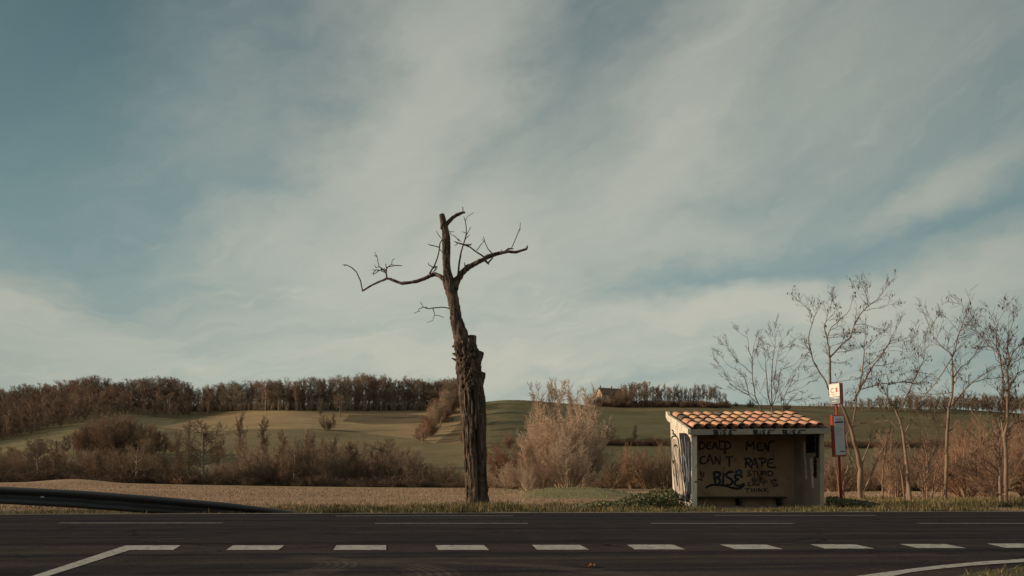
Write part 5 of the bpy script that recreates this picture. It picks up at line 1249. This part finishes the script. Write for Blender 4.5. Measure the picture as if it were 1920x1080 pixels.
T_.limb([(385,745,6),(350,705,5),(290,690,3)]); T_.limb([(520,860,7),(440,875,6),(350,880,5),(260,875,4),(160,860,3)]); T_.limb([(590,600,4),(600,540,4),(660,500,3),(690,465,2)]); T_.limb([(600,300,4),(640,270,3),(660,200,2)]); T_.limb([(588,310,4),(540,260,3),(475,185,2)])
roadside('roadside_tree', 'single straight slender trunk forking high into two crooked crowns', T_, 30, (1771, 941), 2.3, .75, M_rt, 9, 160, maxr=.045)
# E: twin trunk at the right edge
T_ = Traced(29, *ZD, 15, .14)
T_.limb([(815,1000,42),(815,920,38),(815,820,36),(815,700,34),(815,600,32),(812,500,32),(808,440,32),(800,380,30),(815,320,26),(828,250,22),(830,150,20),(830,60,19),(830,-10,18)])
T_.limb([(768,995,27),(762,900,25),(756,800,24),(760,720,23),(766,640,22),(772,560,20),(782,480,19),(798,400,22)]); T_.limb([(800,390,20),(785,320,18),(772,240,16),(775,150,15),(780,60,15),(785,0,14)])
T_.limb([(815,420,9),(850,402,8),(900,370,6),(940,330,4)]); T_.limb([(830,330,13),(855,290,12),(885,265,11),(930,230,9),(985,195,7)]); T_.limb([(748,688,8),(710,665,7),(670,635,6),(610,600,5),(550,570,3)]); T_.limb([(740,585,8),(720,560,7),(690,520,6),(650,495,5),(600,470,3)]); T_.limb([(742,772,7),(700,740,6),(660,705,5),(610,690,3)])
T_.limb([(660,895,8),(600,875,6),(540,855,5),(490,825,4),(450,798,2)]); T_.limb([(750,965,7),(720,935,6),(690,900,7),(655,893,8)]); T_.limb([(650,790,6),(600,765,5),(540,752,5),(460,742,4),(340,742,2)]); T_.limb([(748,790,6),(700,800,6),(650,790,6)]); T_.limb([(760,560,8),(742,480,8),(738,400,7),(740,330,5)]); T_.limb([(775,330,7),(750,260,7),(720,200,6),(690,150,4)]); T_.limb([(770,300,7),(745,230,6),(700,190,4),(650,160,3)])
T_.view(*ZB); T_.limb([(965,1070,15),(970,960,15),(980,880,16),(990,790,16),(985,730,15),(975,680,14),(968,620,13),(960,550,12),(945,500,10),(930,450,9),(925,390,8),(925,320,7),(930,260,5),(945,200,4),(990,125,2)])
T_.limb([(1028,1075,22),(1032,980,22),(1035,900,22),(1032,820,21),(1030,750,20),(1025,690,20),(1022,650,18),(1038,600,15),(1045,550,13),(1030,490,12),(1025,430,11),(1030,350,8),(1050,290,6),(1075,220,3)])
T_.limb([(1048,800,11),(1075,760,10),(1105,705,9),(1140,675,9),(1178,658,8)]); T_.limb([(1045,590,11),(1065,520,10),(1100,465,9),(1140,430,8),(1178,405,5)]); T_.limb([(962,545,9),(910,475,8),(860,440,7),(820,385,6),(790,350,5),(740,285,3)]); T_.limb([(1045,640,8),(1085,590,7),(1130,560,5),(1160,520,3)])
T_.limb([(1060,1060,12),(1090,1000,11),(1130,940,10),(1178,910,9)]); T_.limb([(940,470,7),(890,450,6),(850,440,5)]); T_.limb([(1020,470,7),(970,400,6),(930,340,4)]); T_.limb([(1028,430,7),(1040,380,6),(1090,330,4),(1130,280,3)]); T_.limb([(930,300,5),(880,250,4),(820,200,3)]); T_.limb([(1025,660,8),(1000,650,9),(985,600,8),(970,560,8)])
T_.limb([(965,600,6),(920,560,5),(900,480,4),(870,420,3)]); T_.limb([(1045,560,5),(1100,560,5),(1160,480,3)])
roadside('roadside_tree', 'twin-trunked tree at the right edge with dead leaves left in its crown', T_, 29, (1885, 943), 4.6, .95, M_rt, 10, 900, maxr=.05)
# the stems behind the shelter
T_ = Traced(48, *ZE, 20, .12)
T_.limb([(615,1330,16),(612,1000,15),(612,880,14),(606,780,11),(605,700,10),(608,620,10),(610,560,9),(616,480,8),(620,420,8),(632,350,6),(642,300,5),(645,240,4),(645,170,3),(640,100,2)]); T_.limb([(604,915,12),(585,870,11),(570,820,11),(560,740,10),(560,660,9),(550,570,8),(545,480,7),(540,420,3)])
T_.limb([(622,900,10),(640,850,9),(655,790,8),(672,730,8),(680,680,8),(685,610,8),(698,560,7),(715,530,6),(750,512,6),(830,490,4),(870,460,3),(905,420,2)]); T_.limb([(622,700,7),(640,600,7),(650,520,6),(665,400,4),(682,310,2)]); T_.limb([(665,440,5),(710,425,4),(750,400,3),(800,320,2)]); T_.limb([(640,888,5),(690,870,4),(740,850,4),(830,850,2)]); T_.limb([(565,850,5),(520,820,4),(460,750,2)]); T_.limb([(550,560,4),(500,510,4),(460,420,2)]); T_.limb([(620,430,4),(580,400,3),(540,330,2)])
T_.limb([(645,300,3),(690,250,3),(750,180,2)]); T_.limb([(645,300,4),(610,240,3),(590,190,2)]); T_.limb([(640,850,5),(700,790,4),(760,700,2)])
roadside('slender_tree', 'middle one of three slender bare trees behind the shelter roof', T_, 48, (1448, 932), 1.1, .9, M_rt2, 11, 0, maxr=.05, mind=.008)
T_ = Traced(50, *ZE, 22, .12)
T_.limb([(640,1330,12),(560,1080,12),(510,1000,12),(470,900,13),(430,810,12),(425,740,11),(410,680,9),(402,600,9),(400,550,9),(402,480,8),(400,420,8),(388,385,7),(368,340,6),(360,280,5),(358,240,4),(350,190,3),(310,165,3),(265,135,2)]); T_.limb([(402,410,5),(408,350,5),(412,290,4),(440,200,2)]); T_.limb([(392,570,6),(350,530,6),(310,490,5),(250,450,5),(215,410,4),(185,360,4),(120,280,2)])
T_.limb([(455,890,9),(410,850,9),(372,810,9),(358,770,8),(350,720,7),(330,650,7),(305,590,6),(265,560,6),(220,520,5),(180,505,4),(130,470,3),(70,390,2)]); T_.limb([(362,802,7),(300,770,6),(220,725,6),(170,680,6),(130,630,5),(110,560,3),(80,510,3),(30,465,2)]); T_.limb([(430,815,5),(340,760,5),(260,710,4),(190,650,2)]); T_.limb([(405,440,4),(440,330,3),(470,240,2)]); T_.limb([(400,640,3),(350,610,2)]); T_.limb([(210,735,3),(105,738,2)]); T_.limb([(220,515,3),(230,470,2)])
roadside('slender_tree', 'left one of three slender bare trees behind the shelter roof, leaning left', T_, 50, (1452, 931), 1.1, .9, M_rt2, 12, 0, maxr=.05, mind=.008)
T_ = Traced(46, *ZE, 24, .12)
T_.limb([(720,1330,11),(715,1000,10),(725,940,10),(735,880,9),(740,820,8),(770,750,7),(800,700,7),(830,640,6),(845,590,5),(870,540,4),(900,480,3),(945,415,2)]); T_.limb([(755,780,5),(800,765,4),(860,750,4),(940,715,3),(1020,660,2)]); T_.limb([(770,900,5),(800,870,4),(850,855,4),(900,845,4),(960,830,3),(1000,830,2)]); T_.limb([(735,860,5),(700,820,4),(680,700,3)]); T_.limb([(830,655,4),(890,645,3),(980,620,2)]); T_.limb([(740,930,5),(770,900,5)])
T_.limb([(718,960,5),(712,900,4),(710,880,3)])
roadside('slender_tree', 'right one of three slender bare trees behind the shelter roof, leaning right', T_, 46, (1466, 932), 1.2, .85, M_rt2, 13, 0, maxr=.05, mind=.008)

# ------------------------------------------------------------------ grass, leaves, litter
def blades(name, pts, hts, wid, cols, lean=.35, seg=2):
    n = len(pts); th = rng.uniform(0, 2*np.pi, n); s = np.stack([np.cos(th), np.sin(th), np.zeros(n)], 1)*wid[:, None]
    la = rng.uniform(0, 2*np.pi, n); ln = np.abs(rng.normal(0, lean, n))*hts; lv = np.stack([np.cos(la)*ln, np.sin(la)*ln, hts], 1)
    mid = pts+lv*np.array([.35, .35, .6]); V = np.stack([pts-s, pts+s, mid-s*.7, mid+s*.7, pts+lv], 1).reshape(-1, 3)
    b_ = np.arange(n)[:, None]*5; Q = b_+np.array([[0, 1, 3, 2]]); T3 = b_+np.array([[2, 3, 4]])
    me = np_mesh(name, V, [Q, T3], np.repeat(cols, 5, 0)); return me
M_gr = material('grass blades', (1, 1, 1), .9, attr=True, spec=.08)
def colmix(n, base, var=.25, alt=None, pa=0.0):
    c = np.array(base)[None]*(1+rng.normal(0, var, (n, 1)))*(1+rng.normal(0, .06, (n, 3)))
    if alt is not None: k = rng.random(n) < pa; c[k] = np.array(alt)*(1+rng.normal(0, var, (k.sum(), 1)))
    return np.clip(c, .008, .8)
def scatter_n(n, x0, x1, d0, d1, pw=1.6):
    x = rng.uniform(x0, x1, n); o = d0+(d1-d0)*rng.random(n)**pw; y = edgeD(x)+.10+o; return x, y
def clump(x, y, s=1.0): return np.array([mn.noise((a*s, b_*s, 7.3)) for a, b_ in zip(x, y)])
def make_grass():
    parts = []
    x, y = scatter_n(95000, -14, 21, .12, 7.5, 1.5)
    cl = clump(x, y, .9); cf = clump(x, y, 3.5)
    px = CX+F*x/y; keep = rng.random(len(x)) < np.where(px < 520, .35, np.clip(.42+1.5*cl+1.1*cf, .05, 1))
    # bare earth under the shelter
    dxs = (x-SO.x)*EW.x+(y-SO.y)*EW.y; dvs = (x-SO.x)*EV.x+(y-SO.y)*EV.y
    keep &= ~((dxs > .02) & (dxs < 3.76) & (dvs > .0) & (dvs < 1.85))
    x, y, cl, cf, px = x[keep], y[keep], cl[keep], cf[keep], px[keep]
    h = np.clip(.045+.13*cl+.12*cf+rng.normal(0, .03, len(x)), .015, .3)
    h *= np.where(px < 520, .55, 1.0)*np.where((px > 830) & (px < 960), 1.25, 1)*np.where((px > 1290) & (px < 1560), .8, 1)*np.where(px > 1650, 1.25, 1)
    tuft = rng.random(len(x)) < .03; h[tuft] *= 1.8
    c = colmix(len(x), (.082, .076, .034), .30, (.22, .165, .085), .38); g_ = clump(x, y, 1.7)[:, None]; c = np.clip(c*(1+.6*g_), .01, .7)
    dry = px < 560; c[dry] = colmix(dry.sum(), (.17, .12, .06), .3)
    pts = np.stack([x, y, zt(x, y)], 1)
    me = blades('verge_grass', pts, h, rng.uniform(.0035, .007, len(x)), c); me.materials.append(M_gr)
    o = bpy.data.objects.new('verge_grass', me); link(o); tag(o, 'rough olive and straw coloured verge grass along the far side of the road', 'grass', None, 'stuff')
    # stubble and weeds in the ploughed field
    n = 60000; d = 22+(120-22)*rng.random(n)**1.6; px = rng.uniform(-150, 2070, n); x = (px-CX)/F*d; y = d
    rows = np.sin((x*.35+y)*2.2)+.8*clump(x, y, .25); k = rng.random(n) < np.clip(.45+.3*rows, .05, 1); x, y, d, px = x[k], y[k], d[k], px[k]
    k = (y > edgeD(x)+4.0); x, y, d, px = x[k], y[k], d[k], px[k]
    bank = (y > 33) & (y < 72) & (px > 985) & (px < 1215)
    c = colmix(len(x), (.36, .24, .155), .22, (.22, .19, .085), .10); c[bank] = colmix(bank.sum(), (.19, .20, .095), .2)
    pts = np.stack([x, y, zt(x, y)-.01], 1)
    me = blades('field_stubble', pts, rng.uniform(.02, .07, len(x))*(1+d/60), rng.uniform(.004, .009, len(x))*(1+d/30), c, .5); me.materials.append(M_gr)
    o = bpy.data.objects.new('field_stubble', me); link(o); tag(o, 'short tan stubble in the ploughed field', 'stubble', None, 'stuff')
    # corner tuft, bottom right
    n = 5200; x = rng.uniform(2.9, 7.2, n); y = rng.uniform(4.4, 6.6, n)
    bx = np.array([p[0] for p in vq]); by = np.array([p[1] for p in vq]); k = y < np.interp(x, bx, by)-.04; x, y = x[k], y[k]
    c = colmix(len(x), (.085, .080, .030), .3, (.24, .18, .08), .3)
    me = blades('corner_grass', np.stack([x, y, np.full(len(x), .018)], 1), rng.uniform(.015, .06, len(x)), rng.uniform(.0015, .003, len(x)), c, .7); me.materials.append(M_gr)
    o = bpy.data.objects.new('corner_grass', me); link(o); tag(o, 'patch of short grass in the bottom right corner of the junction', 'grass', None, 'stuff')
    # rough grass on the near field and around trunks, longer tufts behind the right-hand trees
    n = 26000; px = rng.uniform(1540, 2050, n); d = 24+rng.random(n)*16; x = (px-CX)/F*d; cl = clump(x, d, .7); k = rng.random(n) < np.clip(.5+cl, .1, 1); x, d, cl = x[k], d[k], cl[k]
    c = colmix(len(x), (.115, .105, .045), .25, (.27, .20, .10), .4)
    me = blades('tall_grass', np.stack([x, d, zt(x, d)], 1), np.clip(.12+.10*cl+rng.normal(0, .03, len(x)), .03, .35), rng.uniform(.005, .009, len(x)), c); me.materials.append(M_gr)
    o = bpy.data.objects.new('tall_grass', me); link(o); tag(o, 'longer grass at the feet of the roadside trees', 'grass', None, 'stuff')
make_grass()
def leafcloud(name, n, fn, size, cols, label, cat, kind=None, group=None):
    V = []; Q = []; C_ = []
    for i in range(n):
        p, nrm = fn(); s = size*random.uniform(.6, 1.3); a = nrm.orthogonal().normalized(); a = Matrix.Rotation(random.uniform(0, 6.28), 3, nrm) @ a; b_ = nrm.cross(a)
        k = len(V); V += [p-a*s*.5, p-a*s*.12+b_*s*.34, p+a*s*.55+nrm*s*.1, p-a*s*.12-b_*s*.34]; Q.append((k, k+1, k+2, k+3)); g = random.uniform(.55, 1.5); c = random.choice(cols); C_ += [(c[0]*g, c[1]*g, c[2]*g)]*4
    me = np_mesh(name, np.array([tuple(v) for v in V]), np.array(Q), np.array(C_)); me.materials.append(M_leaf); o = bpy.data.objects.new(name, me); link(o); return tag(o, label, cat, group, kind)
M_leaf = material('bramble leaves', (1, 1, 1), .55, attr=True, spec=.35)
random.seed(14)
def env1():
    px = 1072+random.random()**.62*200; hpx = np.interp(px, [1070, 1110, 1150, 1190, 1215, 1240, 1262, 1275], [5, 9, 14, 24, 31, 35, 38, 34]); D = random.uniform(21.6, 24.6)
    x = (px-CX)/F*D; bumpy = .72+.5*mn.noise((x*2.2, D*2, 1)); top = hpx/F*22.5*bumpy*1.12; top *= 1-.35*abs((D-23.1)/1.5)**2; z = top*(1-random.random()**2.2*.9)
    n_ = (rvec()+Vector((-.3, -.4, .9))).normalized(); return Vector((x, D, z)), n_
LG = [(.10, .115, .035), (.075, .09, .03), (.15, .145, .06), (.055, .06, .025), (.11, .07, .035)]
leafcloud('bramble_bush', 11000, env1, .062, LG, 'leafy green bramble bush rising against the left wall of the shelter', 'bush')
def env2():
    px = random.uniform(1549, 1650); hpx = np.interp(px, [1545, 1570, 1600, 1630, 1655], [20, 22, 17, 9, 5]); D = random.uniform(22.2, 24.5); x = (px-CX)/F*D; top = hpx/F*22.5*(.75+.5*mn.noise((x*3, D*2, 5))); z = top*(1-random.random()**2*.95)
    return Vector((x, D, z)), (rvec()+Vector((-.3, -.4, .8))).normalized()
leafcloud('low_bush', 4200, env2, .055, LG, 'low dark green bush between the shelter and the bus stop post', 'bush')
def env3():
    px = random.uniform(846, 945); D = random.uniform(24.2, 25.2); x = (px-CX)/F*D; return Vector((x, D, abs(random.gauss(0, .06))*(1.5 if 850 < px < 875 else 1))), (rvec()+Vector((0, -.3, .8))).normalized()
leafcloud('weeds', 420, env3, .05, LG, 'small leafy weeds around the foot of the dead tree', 'weeds', 'stuff')
def env4():
    x = random.uniform(-12, 20); y = edgeD(x)+random.uniform(.15, 4.5); return Vector((x, y, random.uniform(.01, .05))), (rvec()*.5+Vector((0, 0, .8))).normalized()
leafcloud('leaf_litter', 1500, env4, .05, [(.20, .10, .045), (.13, .075, .04), (.26, .17, .08)], 'fallen brown leaves scattered through the verge', 'leaf litter', 'stuff')
# curled dead leaf on the asphalt
def dead_leaf():
    c = G(1105, 1066); root_z = .008
    n_a = 15; V = []; Fq = []; lob = [1, .55, .95, .5, .85, .45, .7, .5, .75, .45, .85, .55, .95, .6, 1]
    V.append((0, 0, .006))
    for ring, f_ in ((1, .5), (2, 1.0)):
        for k in range(n_a):
            a = R(-150+300*k/(n_a-1)); r_ = .058*f_*(lob[k] if ring == 2 else .8); x_ = math.cos(a)*r_*1.15; y_ = math.sin(a)*r_*.85; V.append((x_, y_, .008+.022*abs(x_/.06)**1.6*f_+.010*math.sin(k*2.1)*(ring-1)+.012*(abs(y_)/.05)))
    for k in range(n_a-1): Fq.append((0, 1+k, 2+k)); Fq.append((1+k, 1+n_a+k, 2+n_a+k, 2+k))
    b0_ = len(V); V += [(-.005, -.002, .008), (-.005, .002, .008), (-.075, .003, .02), (-.075, .0, .02)]; Fq.append((b0_, b0_+1, b0_+2, b0_+3))
    me = bpy.data.meshes.new('dead_leaf'); me.from_pydata(V, [], Fq); me.materials.append(material('dry leaf', (.26, .105, .045), .8, nscale=40, namp=.25)); o = bpy.data.objects.new('dead_leaf', me); link(o)
    o.location = (c.x, c.y, root_z); o.rotation_euler = (0, 0, R(15)); m_ = o.modifiers.new('thickness', 'SOLIDIFY'); m_.thickness = .0012
    tag(o, 'curled rust brown fallen leaf lying on the asphalt in the foreground', 'leaf')
dead_leaf()
def litter(px, py, s, label, D=None):
    p = P(px, py, D) if D else G(px, py); random.seed(int(px)); m = MB(); V = []; n_ = 7; rings = []
    for k in range(4):
        z = s*.35*k/3; rings.append([(math.cos(a)*s*(1-.25*k)*random.uniform(.7, 1.2)*.5, math.sin(a)*s*.4*(1-.25*k)*random.uniform(.7, 1.2), z+random.uniform(-.1, .1)*s*.2) for a in [2*math.pi*j/n_ for j in range(n_)]])
    m.ring_tube(rings); o = m.build('paper_litter', material('crumpled paper', (.62, .58, .52), .8)); o.location = (p.x, p.y, max(p.z, gz(p.x, p.y)) if D else .012); tag(o, label, 'litter')
litter(796, 957, .11, 'crumpled white paper lying in the verge grass left of the dead tree', 19.6)
litter(1145, 957, .07, 'small pale scrap in the verge left of the shelter', 19.8)
